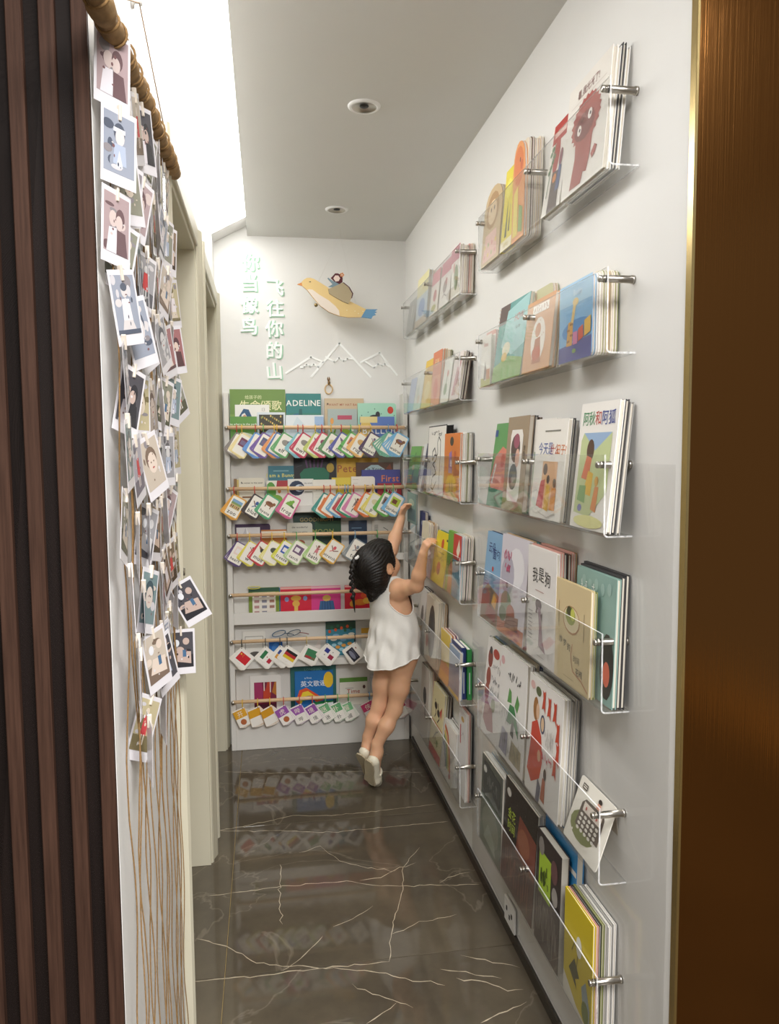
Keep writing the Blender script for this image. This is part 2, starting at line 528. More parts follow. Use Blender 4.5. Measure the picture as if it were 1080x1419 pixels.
# left wall with two door openings
D1, D2, ZD = (1.775, 2.503), (2.712, 3.474), 1.985
lw = MB()
lw.box(XL, YS + 0.012, 0, XL - 0.22, D1[0], ZC + 0.2)
lw.box(XL, D1[1], 0, XL - 0.22, D2[0], ZD)
lw.box(XL, D2[1], 0, XL - 0.22, YB, ZD)
lw.box(XL, D1[0], ZD, XL - 0.22, YB, ZC + 0.2)
struct(lw.build('wall_left', WALL))
struct(MB().bbox(XL, D1[1] + 0.056, 0, XL + 0.008, D2[0] - 0.056, 0.07, 0.0015).build('baseboard_left', DARKSTONE))
for n, (a, b) in enumerate((D1, D2), 1):
    d = struct(link('door_%d' % n, None, None, (XL - 0.12, (a + b) / 2, 0)))
    w2 = (b - a) / 2
    lf = MB().bbox(-0.045, -w2 + 0.03, 0.006, -0.005, w2 - 0.03, ZD - 0.03, 0.002)
    lf.build('door_leaf', DOORW, d)
    pn = MB()
    for z0, z1 in ((0.16, 0.86), (1.0, 1.82)):
        pn.bbox(-0.006, -w2 + 0.13, z0, 0.004, w2 - 0.13, z1, 0.005)
    pn.build('door_panel', DOORW, d)
    for s in (-1, 1):
        MB().bbox(-0.09, s * w2, 0, 0.124, s * (w2 - 0.022), ZD, 0.001).build('door_jamb', DOORW, d)
        # moulded casing: a wide flat with a raised bead either side, built as one profile
        y0, y1 = s * (w2 - 0.008), s * (w2 + 0.055)
        pr = [(0.12, y0), (0.128, y0), (0.132, y0 + s * 0.006), (0.130, y0 + s * 0.016), (0.134, y0 + s * 0.03), (0.140, y0 + s * 0.046), (0.142, y0 + s * 0.056), (0.137, y1), (0.12, y1)]
        if s < 0:
            pr = pr[::-1]
        MB().prism(pr, 'z', 0, ZD + 0.05).build('door_casing', DOORW, d)
    MB().bbox(-0.09, -w2 + 0.022, ZD - 0.022, 0.124, w2 - 0.022, ZD, 0.001).build('door_head', DOORW, d)
    MB().bbox(0.12, -w2 + 0.008, ZD - 0.008, 0.134, w2 - 0.008, ZD + 0.05, 0.003).build('head_casing', DOORW, d)
    kn = MB().lathe([(0.0, 0.075), (0.012, 0.075), (0.012, 0.05), (0.008, 0.045), (0.008, 0.012), (0.024, 0.01), (0.024, 0.0)], 14, 'x', (0.0, w2 - 0.09, 0.98))
    kn.bbox(0.055, w2 - 0.21, 0.972, 0.067, w2 - 0.085, 0.988, 0.003)
    kn.build('door_handle', STEEL, d)

# slat clad end of the left wall (faces the foyer)
sp = thing('slat_panel', 'dark walnut vertical slat cladding at the left edge', 'wall panel', (XL, YS, 0))
MB().box(-1.4, 0.012, 0, -0.0015, 0.02, 2.62).build('backing', WALNUT_D, sp)
slat_me = MB().bbox(-0.0187, 0.0, 0.0, 0.0, 0.0119, 2.62, 0.0012).mesh('slat', WALNUT)
for i in range(36):
    link('slat', slat_me, sp, (-0.0005 - i * 0.0378, 0, 0))

# bronze casing at the end of the right wall
bz = thing('bronze_casing', 'tall brushed bronze metal casing at the right edge with bright brass trim', 'metal panel', (XR, YE, 0))
MB().bbox(0.004, -0.012, 0, 1.2, 0.0, 2.62, 0.001).build('metal_sheet', BRONZE, bz)
MB().bbox(-0.0015, -0.017, 0, 0.0035, 0.0, 2.62, 0.0006).build('edge_trim', BRASS, bz)
struct(MB().box(XR + 0.1205, YE + 0.0005, 0, 2.6, YE + 0.11, 2.66).build('trim_3', WALL))

# light slot along the left of the ceiling
cv = thing('linear_light', 'bright linear slot light running along the left side of the ceiling', 'light', (-0.132, 0.97, ZC))
MB().prism([(-0.0725, -0.034), (0.071, 0.042), (0.071, 0.048), (-0.0725, -0.028)], 'y', 0.0, 2.42).build('diffuser', COVE, cv)
MB().prism([(-0.0728, -0.0275), (0.071, 0.049), (0.071, 0.110), (-0.0728, 0.110)], 'y', 0.0, 2.42).prism([(-0.0728, -0.034), (0.071, 0.042), (0.071, 0.110), (-0.0728, 0.110)], 'y', 2.4205, 2.558).build('housing', WHITEPL, cv)
# two unlit downlights
for i, (x, y, lb) in enumerate(((0.288, 2.183, 'round unlit white downlight in the ceiling, the one nearer the camera'), (0.297, 3.104, 'round unlit white downlight in the ceiling near the back wall'))):
    dl = thing('ceiling_downlight', lb, 'light', (x, y, ZC), group='recessed ceiling downlights')
    MB().lathe([(0.034, -0.0005), (0.034, -0.005), (0.040, -0.006), (0.0445, -0.003), (0.0455, 0.0)], 32).build('ring', WHITEPL, dl)
    MB().lathe([(0.034, -0.005), (0.031, -0.002), (0.012, -0.0006)], 32).build('reflector', STEEL, dl)
    MB().lathe([(0.013, -0.0008), (0.011, -0.003), (0.0, -0.0035)], 20).build('lens', BLACKPL, dl)

# thin clear protective film stuck on the lower right wall
fm = MB()
rr = random.Random(3)
ny, nz = 40, 40
vs = []
for j in range(nz + 1):
    for i in range(ny + 1):
        y = YE + 0.018 + (2.366 - YE - 0.018) * i / ny; z = 0.04 + (1.322 - 0.04) * j / nz
        d = 0.0007 + 0.0006 * math.sin(y * 31 + 3 * math.sin(z * 9)) * math.sin(z * 17 + 2 * math.sin(y * 13)) + rr.random() * 0.0002
        vs.append((XR - 0.0004 - max(d, 0.0001), y, z))
W_ = ny + 1
fm.add(vs, [(j * W_ + i, (j + 1) * W_ + i, (j + 1) * W_ + i + 1, j * W_ + i + 1) for j in range(nz) for i in range(ny)], smooth=True)
tag(fm.build('wall_film', FILM), 'thin wrinkled clear plastic film covering the lower right wall', 'film')
# socket plate low on the right wall
so = thing('wall_socket', 'white wall socket low on the right wall just above the dark skirting', 'socket', (XR - 0.0025, 1.953, 0.045))
MB().bbox(-0.007, -0.043, -0.011, 0.0, 0.043, 0.060, 0.002).build('plate', WHITEPL, so)
for dy, dz, s in ((0.02, 0.032, 1), (-0.004, 0.018, 1), (-0.022, 0.03, 1)):
    MB().box(-0.0085, dy - 0.004, dz - 0.006, -0.0068, dy + 0.003, dz + 0.006).build('socket_hole', BLACKPL, so)
# ================================================================ back wall: lettering, mountains, ring, bird mobile
load_glyphs(sorted(set('你当像鸟飞往你的山看我光光了!阿秋和狐今天是什么日子?我是狗糖球云朵面包给孩子的生命颂歌英文歌谣虎哔境送扑醒侠开哒金鱼花椒时间梦炒一家出版' + 'ABCDEFGHIJKLMNOPQRSTUVWXYZabcdefghijklmnopqrstuvwxyz0123456789,.')))
L_SIGN = [('你', -0.047, 2.176), ('当', -0.053, 2.086), ('像', -0.055, 1.992), ('鸟', -0.060, 1.898), ('飞', 0.057, 2.070), ('往', 0.056, 1.979), ('你', 0.051, 1.890), ('的', 0.049, 1.795), ('山', 0.047, 1.703)]
LW = simple('white_letter_acrylic', 'fbfdfb', 0.35, noise=0.0)
LG = simple('mint_letter_backing', 'a9dcbc', 0.4, noise=0.02)
def letter(ch, sz, off, grow):
    V, F = layout(ch)
    me = bpy.data.meshes.new('letter')
    bm = bmesh.new()
    zc = 0.38
    bv = [bm.verts.new((x * sz, 0, (z - zc) * sz)) for x, z in V]
    for f in F:
        try:
            bm.faces.new([bv[i] for i in f])
        except ValueError:
            pass
    bmesh.ops.remove_doubles(bm, verts=bm.verts[:], dist=1e-6)
    if grow:
        bm.normal_update()
        # fatten strokes outwards along the open outline
        mv = {}
        for e in bm.edges:
            if len(e.link_faces) == 1:
                f = e.link_faces[0]
                mid = (e.verts[0].co + e.verts[1].co) / 2
                d = (e.verts[1].co - e.verts[0].co).cross(Vector((0, 1, 0))).normalized()
                if d.dot(mid - f.calc_center_median()) < 0:
                    d = -d
                for v in e.verts:
                    mv.setdefault(v, Vector()).__iadd__(d)
        for v, d in mv.items():
            if d.length > 1e-6:
                v.co += d.normalized() * grow
    r = bmesh.ops.extrude_face_region(bm, geom=bm.faces[:])
    for v in [g for g in r['geom'] if isinstance(g, bmesh.types.BMVert)]:
        v.co.y -= 0.003
    bmesh.ops.recalc_face_normals(bm, faces=bm.faces[:])
    for v in bm.verts:
        v.co += Vector(off)
    bm.to_mesh(me)
    bm.free()
    return me
COLS = ((0, 4, 'left vertical line of white handwritten Chinese letters on the back wall', -0.055), (4, 9, 'right vertical line of white handwritten Chinese letters on the back wall', 0.052))
for a, b, lb, cx in COLS:
    root = thing('wall_lettering', lb, 'lettering', (cx, YB, 1.9), group='white and mint lettering on the back wall')
    for ch, x, z in L_SIGN[a:b]:
        tilt = R_.uniform(-0.07, 0.07)
        me = letter(ch, 0.079, (0, -0.0032, 0), 0.0020); me.materials.append(LW)
        c = link('letter', me, root, (x - cx, 0, z - 1.9), (0, tilt, 0))
        me = letter(ch, 0.079, (0.0040, 0, -0.0034), 0.0026); me.materials.append(LG)
        g = link('backing', me, c)
        g['label'] = 'mint green backing offset behind the letter'
def strip(mb, pts, w, y0, y1):
    for (a, b), (c, d) in zip(pts, pts[1:]):
        L = math.hypot(c - a, d - b); nx, nz = -(d - b) / L * w / 2, (c - a) / L * w / 2
        ex, ez = (c - a) / L * w * 0.3, (d - b) / L * w * 0.3
        mb.prism([(a - ex + nx, b - ez + nz), (a - ex - nx, b - ez - nz), (c + ex - nx, d + ez - nz), (c + ex + nx, d + ez + nz)], 'y', y0, y1)
MT = [([[(0.1, 1.694), (0.212, 1.767), (0.266, 1.745)]], [[(0.165, 1.721), (0.182, 1.721), (0.191, 1.734), (0.207, 1.725), (0.224, 1.734), (0.245, 1.722), (0.258, 1.743)]], 'left small white line drawn mountain on the back wall'),
      ([[(0.213, 1.678), (0.341, 1.83), (0.483, 1.68)]], [[(0.279, 1.768), (0.317, 1.746), (0.339, 1.764), (0.36, 1.75), (0.377, 1.761), (0.403, 1.761)]], 'tall middle white line drawn mountain on the back wall'),
      ([[(0.437, 1.744), (0.525, 1.79), (0.605, 1.689)]], [[(0.454, 1.753), (0.501, 1.722), (0.518, 1.739), (0.536, 1.731), (0.549, 1.74), (0.57, 1.725)]], 'right white line drawn mountain beside the acrylic ledges on the back wall')]
for out, snow, lb in MT:
    root = thing('mountain_outline', lb, 'wall decoration', (0, YB, 0), group='white mountain outlines on the back wall')
    q = MB()
    for L in out: strip(q, L, 0.0085, 0, -0.003)
    q.build('ridge', LW, root)
    q = MB()
    for L in snow: strip(q, L, 0.0075, -0.0002, -0.0036)
    q.build('snow_line', LW, root)

WOODR = simple('pale_beech', 'd8b98c', 0.5, noise=0.1, nscale=40)
rg = thing('wooden_ring', 'small pale wooden ring hanging on the back wall below the mountains', 'ornament', (0.290, YB - 0.009, 1.632))
MB().tube([(0.017 * math.cos(a), 0, 0.021 * math.sin(a) - 0.009) for a in [i * math.pi / 12 for i in range(24)]], 0.0032, 8, closed=True).build('ring', WOODR, rg)
MB().tube([(0.0, 0, 0.011), (0.002, -0.002, 0.02), (0.0, 0.002, 0.028)], [0.004, 0.006, 0.004], 8).build('knot', TWINE, rg)
kk = MB()
for s in (-1, 1):
    kk.tube([(0, 0, 0.026), (s * 0.004, 0.0, 0.036), (s * 0.003, 0.002, 0.046)], [0.002, 0.0035, 0.001], 6)
kk.build('leaf', simple('brown_felt', '7a5a3a', 0.9), rg)
MB().tube([(0, 0.009, 0.026), (0, 0.0, 0.026)], 0.0015, 6).build('peg', STEEL, rg)

BY = 3.37
bird = thing('bird_mobile', 'yellow wooden bird mobile with blue tail and a small rider hanging by the back wall', 'mobile', (0.33, BY, 2.0))
def P2(L): return [(x - 0.33, z - 2.0) for x, z in L]
BODY = [(0.168, 2.063), (0.178, 2.073), (0.19, 2.08), (0.205, 2.081), (0.22, 2.077), (0.247, 2.062), (0.279, 2.043), (0.302, 2.02), (0.335, 2.003), (0.366, 1.99), (0.399, 1.975), (0.443, 1.954), (0.422, 1.92), (0.366, 1.918), (0.325, 1.923), (0.285, 1.937), (0.246, 1.964), (0.218, 1.995), (0.191, 2.029), (0.171, 2.046)]
YEL, BLU, PNK, ORG, TAU = 'e6c98e', '6f9fc4', 'ecdfd2', 'd9925a', 'b3a486'
q = MB().prism(P2(BODY)[::-1], 'y', -0.004, 0.004, YEL, 0, 'b98a58')
q.build('body', MATTE, bird)
q = MB().prism(P2([(0.443, 1.954), (0.494, 1.955), (0.482, 1.946), (0.491, 1.943), (0.48, 1.937), (0.487, 1.931), (0.474, 1.927), (0.467, 1.915), (0.422, 1.92)])[::-1], 'y', -0.0045, 0.0045, BLU, 0, '4d7ba0')
q.build('tail', MATTE, bird)
MB().prism(P2([(0.149, 2.052), (0.169, 2.061), (0.171, 2.046)])[::-1], 'y', -0.0035, 0.0035, ORG).build('beak', MATTE, bird)
MB().prism(P2([(0.189, 2.029), (0.2, 2.033), (0.214, 2.031), (0.242, 2.011), (0.282, 1.988), (0.31, 1.965), (0.326, 1.946), (0.329, 1.9235), (0.285, 1.9385), (0.246, 1.9655), (0.2195, 1.996), (0.1925, 2.029)])[::-1], 'y', -0.0056, -0.004, PNK).build('belly', MATTE, bird)
MB().prism(P2([(0.199, 2.063), (0.204, 2.066), (0.209, 2.063), (0.204, 2.062)])[::-1], 'y', -0.0052, -0.004, '3a3028').build('eye', MATTE, bird)
MB().prism(P2([(0.281, 2.035), (0.303, 2.044), (0.343, 2.063), (0.367, 2.045), (0.383, 2.018), (0.378, 1.995), (0.372, 1.982), (0.366, 1.975), (0.342, 1.984), (0.302, 2.005), (0.284, 2.016)])[::-1], 'y', -0.0105, -0.0045, TAU, 0, '7d6a50').build('wing', MATTE, bird)
for sx in ((0.36, 1.948), (0.395, 1.945), (0.41, 1.935), (0.43, 1.945)):
    MB().prism(P2([(sx[0] - .003, sx[1]), (sx[0], sx[1] + .0025), (sx[0] + .003, sx[1]), (sx[0], sx[1] - .0025)])[::-1], 'y', -0.0048, -0.004, 'f3e7c4').build('speckle', MATTE, bird)
rd = MB().prism(P2([(0.281, 2.045), (0.301, 2.058), (0.279, 2.082), (0.283, 2.084), (0.302, 2.071), (0.335, 2.06), (0.320, 2.048), (0.303, 2.0455)])[::-1], 'y', 0.001, 0.006, '7f97a3').build('rider', MATTE, bird)
rd['label'] = 'small cut-out child in a blue jacket riding the bird'
MB().prism(P2([(0.293, 2.083), (0.302, 2.092), (0.312, 2.103), (0.324, 2.103), (0.335, 2.098), (0.344, 2.085), (0.343, 2.067), (0.330, 2.059), (0.31, 2.068)])[::-1], 'y', -0.001, 0.004, '5f3038').build('hair', MATTE, rd)
MB().prism(P2([(0.304, 2.082), (0.312, 2.094), (0.325, 2.094), (0.333, 2.083), (0.327, 2.071), (0.313, 2.068)])[::-1], 'y', -0.0024, -0.001, 'ecd9cf').build('face', MATTE, rd)
fl = MB()
for a in range(5):
    cx, cz = 0.341 + 0.006 * math.cos(a * 1.257), 2.097 + 0.006 * math.sin(a * 1.257)
    fl.prism(P2([(cx + .004 * math.cos(t), cz + .004 * math.sin(t)) for t in [i * 1.047 for i in range(6)]])[::-1], 'y', -0.004, -0.001, 'd9966a')
fl.build('flower', MATTE, rd)
MB().prism(P2([(0.343, 2.063), (0.347, 2.064), (0.372, 2.045), (0.388, 2.018), (0.383, 2.0), (0.378, 1.995), (0.383, 2.018), (0.367, 2.045)])[::-1], 'y', -0.012, -0.0105, '54313a').build('wing_edge', MATTE, bird)
MB().lathe([(0, -0.0085), (0.006, -0.006), (0.0085, 0), (0.006, 0.006), (0, 0.0085)], 14, 'z', (0.228 - 0.33, 0, 1.968 - 2.0)).build('bell', simple('dull_brass_bell', '8f7a52', 0.35, 0.8), bird)
for x, z in ((0.24, 2.066), (0.40, 1.975)):
    MB().tube([(x - 0.33, 0, z - 2.0), (0.336 - 0.33, 0, 2.26 - 2.0)], 0.0004, 5).build('cord', simple('clear_nylon', 'd8d6d0', 0.3), bird)
MB().tube([(0.006, 0, 0.26), (0.006, 0, ZC - 2.0)], 0.0004, 5).build('cord', MATS['clear_nylon'], bird)
# ================================================================ books
def rrect(x0, z0, x1, z1, r, n=3, which='all'):
    pts = []
    for cx, cz, a0, on in ((x1 - r, z0 + r, -90, 'br'), (x1 - r, z1 - r, 0, 'tr'), (x0 + r, z1 - r, 90, 'tl'), (x0 + r, z0 + r, 180, 'bl')):
        if which == 'all' or on in which:
            for i in range(n + 1):
                a = math.radians(a0 + 90 * i / n)
                pts.append((cx + r * math.cos(a), cz + r * math.sin(a)))
        else:
            pts.append((x1 if 'r' in on else x0, z0 if 'b' in on else z1))
    return pts

ALLB = []
def book(label, loc, rotz, w, h, t, cover, items=None, lean=0.0, roll=0.0, group=None, name='picture_book', board=False, pages='cdc6b8', cat='book', outline=None, spine=None, soft=False):
    root = thing(name, label, cat, loc, (-lean, roll, rotz), group)
    ct = 0.0006 if soft else 0.0013
    if outline or board:
        poly = outline or rrect(-w / 2, 0, w / 2, h, min(0.012, w * .2), 3, ('tr', 'br'))
        MB().prism(poly, 'y', 0, 0.0014, cover).prism(poly, 'y', t - 0.0014, t, cover).build('cover', PAPER, root)
        pm = MB()
        k = max(2, int(t / 0.0032))
        for i in range(k):
            a = 0.0014 + (t - 0.0028) * i / k; b = 0.0014 + (t - 0.0028) * (i + 0.86) / k
            pm.prism(poly if i % 2 else [(x * 0.99, max(0, z * 0.995)) for x, z in poly], 'y', a, b, pages, 0, ('cdbcb8', 'dcd6cc', 'cbb696')[i % 3])
        pm.build('pages', MATTE, root)
    else:
        mb = MB()
        mb.box(-w / 2, 0, 0, w / 2, ct, h, cover).box(-w / 2, t - ct, 0, w / 2, t, h, cover)
        mb.box(-w / 2, ct, 0, -w / 2 + ct, t - ct, h, spine or cover)
        mb.build('cover', GLOSSY if soft else PAPER, root)
        MB().box(-w / 2 + ct, ct, 0.001 if soft else 0.003, w / 2 - (0.0003 if soft else 0.003), t - ct, h - (0.0003 if soft else 0.003), pages).build('pages', MATTE, root)
    if items:
        a = art(MB(), items, w, h)
        a.build('cover_print', PAPER, root)
    return root

BACK_COLS = [('cream', 'e9dfca'), ('grey', 'a3a19d'), ('dark brown', '5a4032'), ('white', 'eeece8'), ('teal', '4f8a88'), ('dusty pink', 'd39c90'), ('olive green', '8b8f52'), ('navy', '2f3a63'), ('pale blue', 'a9c4dc'), ('orange', 'd8894a'), ('charcoal', '3c3b3d'), ('tan', 'c7a67c')]
ORD = ['first', 'second', 'third', 'fourth', 'fifth', 'sixth', 'seventh', 'eighth', 'ninth', 'tenth', 'eleventh', 'twelfth', 'thirteenth', 'fourteenth', 'fifteenth', 'sixteenth', 'seventeenth', 'eighteenth']

# ================================================================ bookcase on the back wall
BX0, BX1, BF = -0.175, 0.6385, 3.446
case = thing('bookcase', 'slim white wall bookcase with wooden dowel rails at the end of the corridor', 'bookcase', (0.23, BF, 0))
def cbox(name, x0, y0, z0, x1, y1, z1, mat=SHELFW, b=0.0015):
    return MB().bbox(x0 - 0.23, y0 - BF, z0, x1 - 0.23, y1 - BF, z1, b).build(name, mat, case)
cbox('side_panel', BX0, BF, 0.0, BX0 + 0.022, YB - 0.001, 1.60)
cbox('side_panel', BX1 - 0.022, BF, 0.0, BX1, YB - 0.001, 1.60)
cbox('back_panel', BX0 + 0.022, YB - 0.008, 0.02, BX1 - 0.022, YB - 0.001, 1.40)
cbox('kick_board', BX0 + 0.022, BF + 0.001, 0.0, BX1 - 0.022, BF + 0.016, 0.165)
FL = {1: 1.372, 2: 1.098, 3: 0.872, 4: 0.60, 5: 0.398, 6: 0.16}
for r, z in FL.items():
    if r < 6:
        cbox('shelf', BX0 + 0.022, BF + 0.012, z - 0.012, BX1 - 0.022, YB - 0.008, z)
        top = z + (0.026 if r == 4 else 0.006)
        cbox('shelf_lip', BX0 + 0.022, BF + 0.001, z - 0.026, BX1 - 0.022, BF + 0.013, top)
    else:
        cbox('shelf', BX0 + 0.022, BF + 0.016, z - 0.012, BX1 - 0.022, YB - 0.008, z)
RAIL = {1: 1.449, 2: 1.182, 3: 0.976, 4: 0.712, 5: 0.502, 6: 0.229}
YRL = 3.431
for r, z in RAIL.items():
    MB().tube([(BX0 + 0.012 - 0.23, YRL - BF, z), (0.23 - 0.23, YRL - BF, z + R_.uniform(-.001, .001)), (BX1 - 0.010 - 0.23, YRL - BF, z - 0.002)], 0.0082, 12).build('dowel_rail', DOWEL, case)
    for x in (BX0 + 0.011, BX1 - 0.011):
        MB().lathe([(0.004, 0.016), (0.004, 0.006), (0.0075, 0.004), (0.0075, -0.012), (0.0, -0.012)], 10, 'y', (x - 0.23, YRL - BF, z - 0.001)).build('rail_bracket', STEEL, case)

def bk(r, x0, x1, ztop, layer, label, cover, items=None, **kw):
    """a book standing on bookcase shelf r; layer 0 is the rearmost"""
    w = x1 - x0
    t = kw.pop('t', 0.010)
    z0 = FL[r] + 0.001
    y = 3.509 - layer * 0.0135
    h = kw.pop('h', None) or ztop - z0
    board = kw.pop('board', False)
    lean = kw.pop('lean', 0.02)
    return book(label, ((x0 + x1) / 2, y - h * math.sin(lean) + 0.001, z0 + t * math.sin(lean)), 0, w, h, t, cover, items, lean=lean, board=board, **kw)

GRN, TEAL = '6f8f42', '2c7f7c'
bk(1, -0.150, 0.094, 1.620, 0, 'large green picture book with cream Chinese title, top left of the bookcase', GRN,
   [('r', 0, 0, 1, .55, '7f9c48'), ('e', .8, .45, .2, .1, '7fae4c'), ('e', .25, .3, .3, .12, '5d8038'), ('t', '给孩子的', .42, .83, .075, 'dfe3b0'), ('t', '生命颂歌', .55, .64, .19, 'efe9b8'), ('l', [(.24, .62), (.2, .68), (.24, .74)], .015, 'efe9b8')])
bk(1, 0.097, 0.253, 1.602, 0, 'teal picture book with big white capital letters, second in the top row', TEAL,
   [('r', 0, 0, 1, .62, '357f6f'), ('p', [(.0, .1), (.2, .6), (.35, .62), (.4, .1)], '2b6a86'), ('p', [(.3, 0), (.37, .7), (.45, .7), (.5, 0)], '1f5f5c'), ('p', [(.6, .1), (.7, .5), (.95, .55), (.98, .1)], '4b8f66'), ('l', [(.74, .1), (.74, .55)], .05, '21433c'), ('l', [(.6, .45), (.74, .3), (.88, .5)], .03, '21433c'), ('l', [(.66, .52), (.74, .36), (.8, .55)], .02, '21433c'), ('t', 'ADELINE', .5, .76, .16, 'eef3ee')])
bk(1, 0.269, 0.447, 1.581, 0, 'tan picture book with thin red capital title in the top row', 'cbb696',
   [('t', 'I WANT MY HAT BACK', .5, .84, .068, 'a85c44'), ('e', .08, .88, .02, .02, '5c5040')])
bk(1, 0.418, 0.594, 1.559, 1, 'mint picture book with a red sun circle, right end of the top row', 'a8d8c0',
   [('e', .85, .83, .08, .09, 'cc3f2a'), ('e', .42, .62, .14, .10, '2b2a30'), ('e', .52, .72, .06, .08, '2b2a30'), ('p', [(.28, .52), (.5, .52), (.46, .62)], '2b2a30')] + [('e', .1 + .17 * i, .70 + .08 * (i * 37 % 5) / 2, .012, .016, '4f7a68') for i in range(6)], board=True)
bk(1, -0.128, 0.022, 1.551, 1, 'white picture book with a dark blue arch in the top row', 'eceae4',
   [('p', [(.1, .5), (.12, .72), (.25, .90), (.4, .88), (.5, .68), (.54, .5), (.42, .5), (.36, .68), (.28, .80), (.2, .76), (.14, .62), (.12, .5)], '27557c'), ('e', .28, .7, .05, .05, 'd99a7a'), ('t', '13', .82, .84, .12, 'b9b6b0')])
bk(1, -0.149, -0.034, 1.498, 3, 'low green book with a line of small white capitals, front left of the top row', '5f9440',
   [('t', 'be where in the park', .5, .70, .10, 'eef2e4'), ('p', [(.2, .2), (.5, .45), (.8, .38), (1, .2)], 'dfe4cc')])
bk(1, -0.031, 0.091, 1.517, 2, 'leopard patterned book with a pale blue round panel in the top row', 'd8e0e6',
   [('r', .06, .0, .94, .93, '3d3a2c')] + [('e', .12 + .76 * ((i * 53) % 97) / 97, .1 + .8 * ((i * 29) % 61) / 61, .028, .035, ('d9c06a', 'b8953e', '8a8f4a')[i % 3]) for i in range(46)] + [('e', .5, .12, .3, .38, 'b6c8e2')])
bk(1, 0.093, 0.262, 1.505, 2, 'pale blue glossy sleeve with a lilac corner lying in front of the teal book', 'dfe6ea',
   [('p', [(0, .2), (.3, .95), (.55, .6), (1, .55), (1, 0), (0, 0)], 'cfdde4'), ('r', .76, .3, 1, .95, '9cb9dc'), ('r', .25, 0, .98, .25, 'f0cdbd'), ('t', '2', .88, .4, .4, '7fa0cc')])
bk(1, 0.282, 0.415, 1.533, 1, 'grey book with a green reptile and red banner, middle of the top row', 'a9b6b2',
   [('e', .14, .66, .06, .09, 'dd9a4c'), ('r', .33, .70, .82, .82, 'b84a62'), ('p', [(.4, .15), (.5, .45), (.6, .55), (.68, .42), (.85, .35), (.82, .18), (.6, .1)], '8fae36'), ('p', [(.12, .2), (.22, .42), (.3, .5), (.24, .3), (.2, .12)], '6d9438'), ('e', .84, .42, .04, .05, 'f2f2ea'), ('r', 0, 0, 1, .09, '4f7a50')])
bk(1, 0.425, 0.582, 1.497, 3, 'low blue and yellow book with white capitals at the right end of the top row', '5a79bd',
   [('e', .16, .6, .16, .3, 'd6b964'), ('r', .0, .78, .5, 1, 'e0cf90'), ('t', 'BALLOO', .62, .38, .34, 'f1f2f2'), ('r', .1, 0, .8, .2, 'e9ecef')])
# second row
bk(2, 0.012, 0.126, 1.279, 0, 'blue green book titled with yellow words, left half of the second row', '3d7f91',
   [('r', 0, 0, 1, .4, '4a8f96'), ('t', 'I am a Bunny', .5, .72, .13, 'e8e07a'), ('r', .2, .86, .8, .89, '7fb5c0')])
bk(2, -0.140, -0.1275, 1.224, 1, 'narrow brown spined book at the left end of the second row', '8f6f4a')
bk(2, -0.127, -0.119, 1.220, 1, 'thin yellow spined book second from the left in the second row', 'd8c078')
bk(2, -0.118, -0.006, 1.227, 1, 'cream book with one line of small dark letters, left in the second row', 'e5dfce',
   [('t', 'be water in the sand', .5, .80, .08, '4a4640'), ('e', .1, .84, .02, .03, '55504a'), ('r', .12, .3, .5, .36, '8c6a4c')], board=True)
bk(2, 0.003, 0.097, 1.214, 2, 'white book with green leaves and a red corner in the second row', 'e9e6da',
   [('e', .2, .55, .25, .4, '5d9a3e'), ('e', .45, .25, .3, .2, '7fae3c'), ('p', [(.45, .7), (1, .75), (1, 1), (.5, 1)], 'a8333a'), ('e', .6, .6, .08, .1, 'd98a4a')])
bk(2, 0.097, 0.212, 1.220, 2, 'white book with a big dark blue swirl in the second row', 'e9e7e2',
   [('e', .35, .66, .3, .28, '2a3550'), ('e', .45, .66, .18, .14, 'c5d3e2'), ('e', .5, .66, .12, .1, '2a3550'), ('t', 'the whale', .8, .82, .07, '55504a'), ('r', .66, .5, .95, .53, '8a857c')])
bk(2, 0.126, 0.318, 1.316, 0, 'black square book with green and purple shapes, middle of the second row', '15141a',
   [('p', [(.2, .4), (.14, .66), (.24, .76), (.5, .80), (.72, .78), (.84, .66), (.8, .4)], '1e7456')] + [('l', [(.32 + .08 * i, .78), (.28 + .1 * i, .95)], .04, '5a3462') for i in range(5)] + [('e', .86, .78, .09, .1, 'c2a23a'), ('l', [(.05, .8), (.2, .84)], .012, '3c3c44')])
bk(2, 0.209, 0.311, 1.216, 3, 'low white book with grey script in front of the black square book', 'e7e4da',
   [('t', 'a big world', .5, .6, .13, '8a867c')] + lines(.1, .8, .45, .12, 2, 'b9b4a8'))
bk(2, 0.321, 0.513, 1.311, 0, 'yellow book with a brown capital P title in the second row', 'e3b437',
   [('t', 'Pete', .25, .70, .22, 'b5642e'), ('r', .55, .9, 1, 1, 'd3a02f'), ('e', .3, .3, .08, .1, '5f4a2c')])
bk(2, 0.408, 0.579, 1.291, 1, 'brown edged pale blue book with dark bold words in the second row', '5e4130',
   [('e', .5, .45, .42, .5, 'b7cdd2'), ('t', 'Is Your', .5, .80, .11, '20303c'), ('p', [(.80, .85), (.97, .8), (.92, .97)], '8a4a30')])
bk(2, 0.431, 0.609, 1.257, 2, 'violet blue book with a big orange word, right in the second row', '4a4c94',
   [('t', 'First', .74, .66, .26, 'd97f4e'), ('r', 0, 0, 1, .08, '5c5ea6')])
bk(2, 0.295, 0.382, 1.224, 2, 'low yellow strip book beside the ladybird board book', 'e5cf4c', [('t', 'be where in the sun', .5, .7, .09, '5c5228'), ('r', .0, .2, 1, .3, 'd3b53a')])
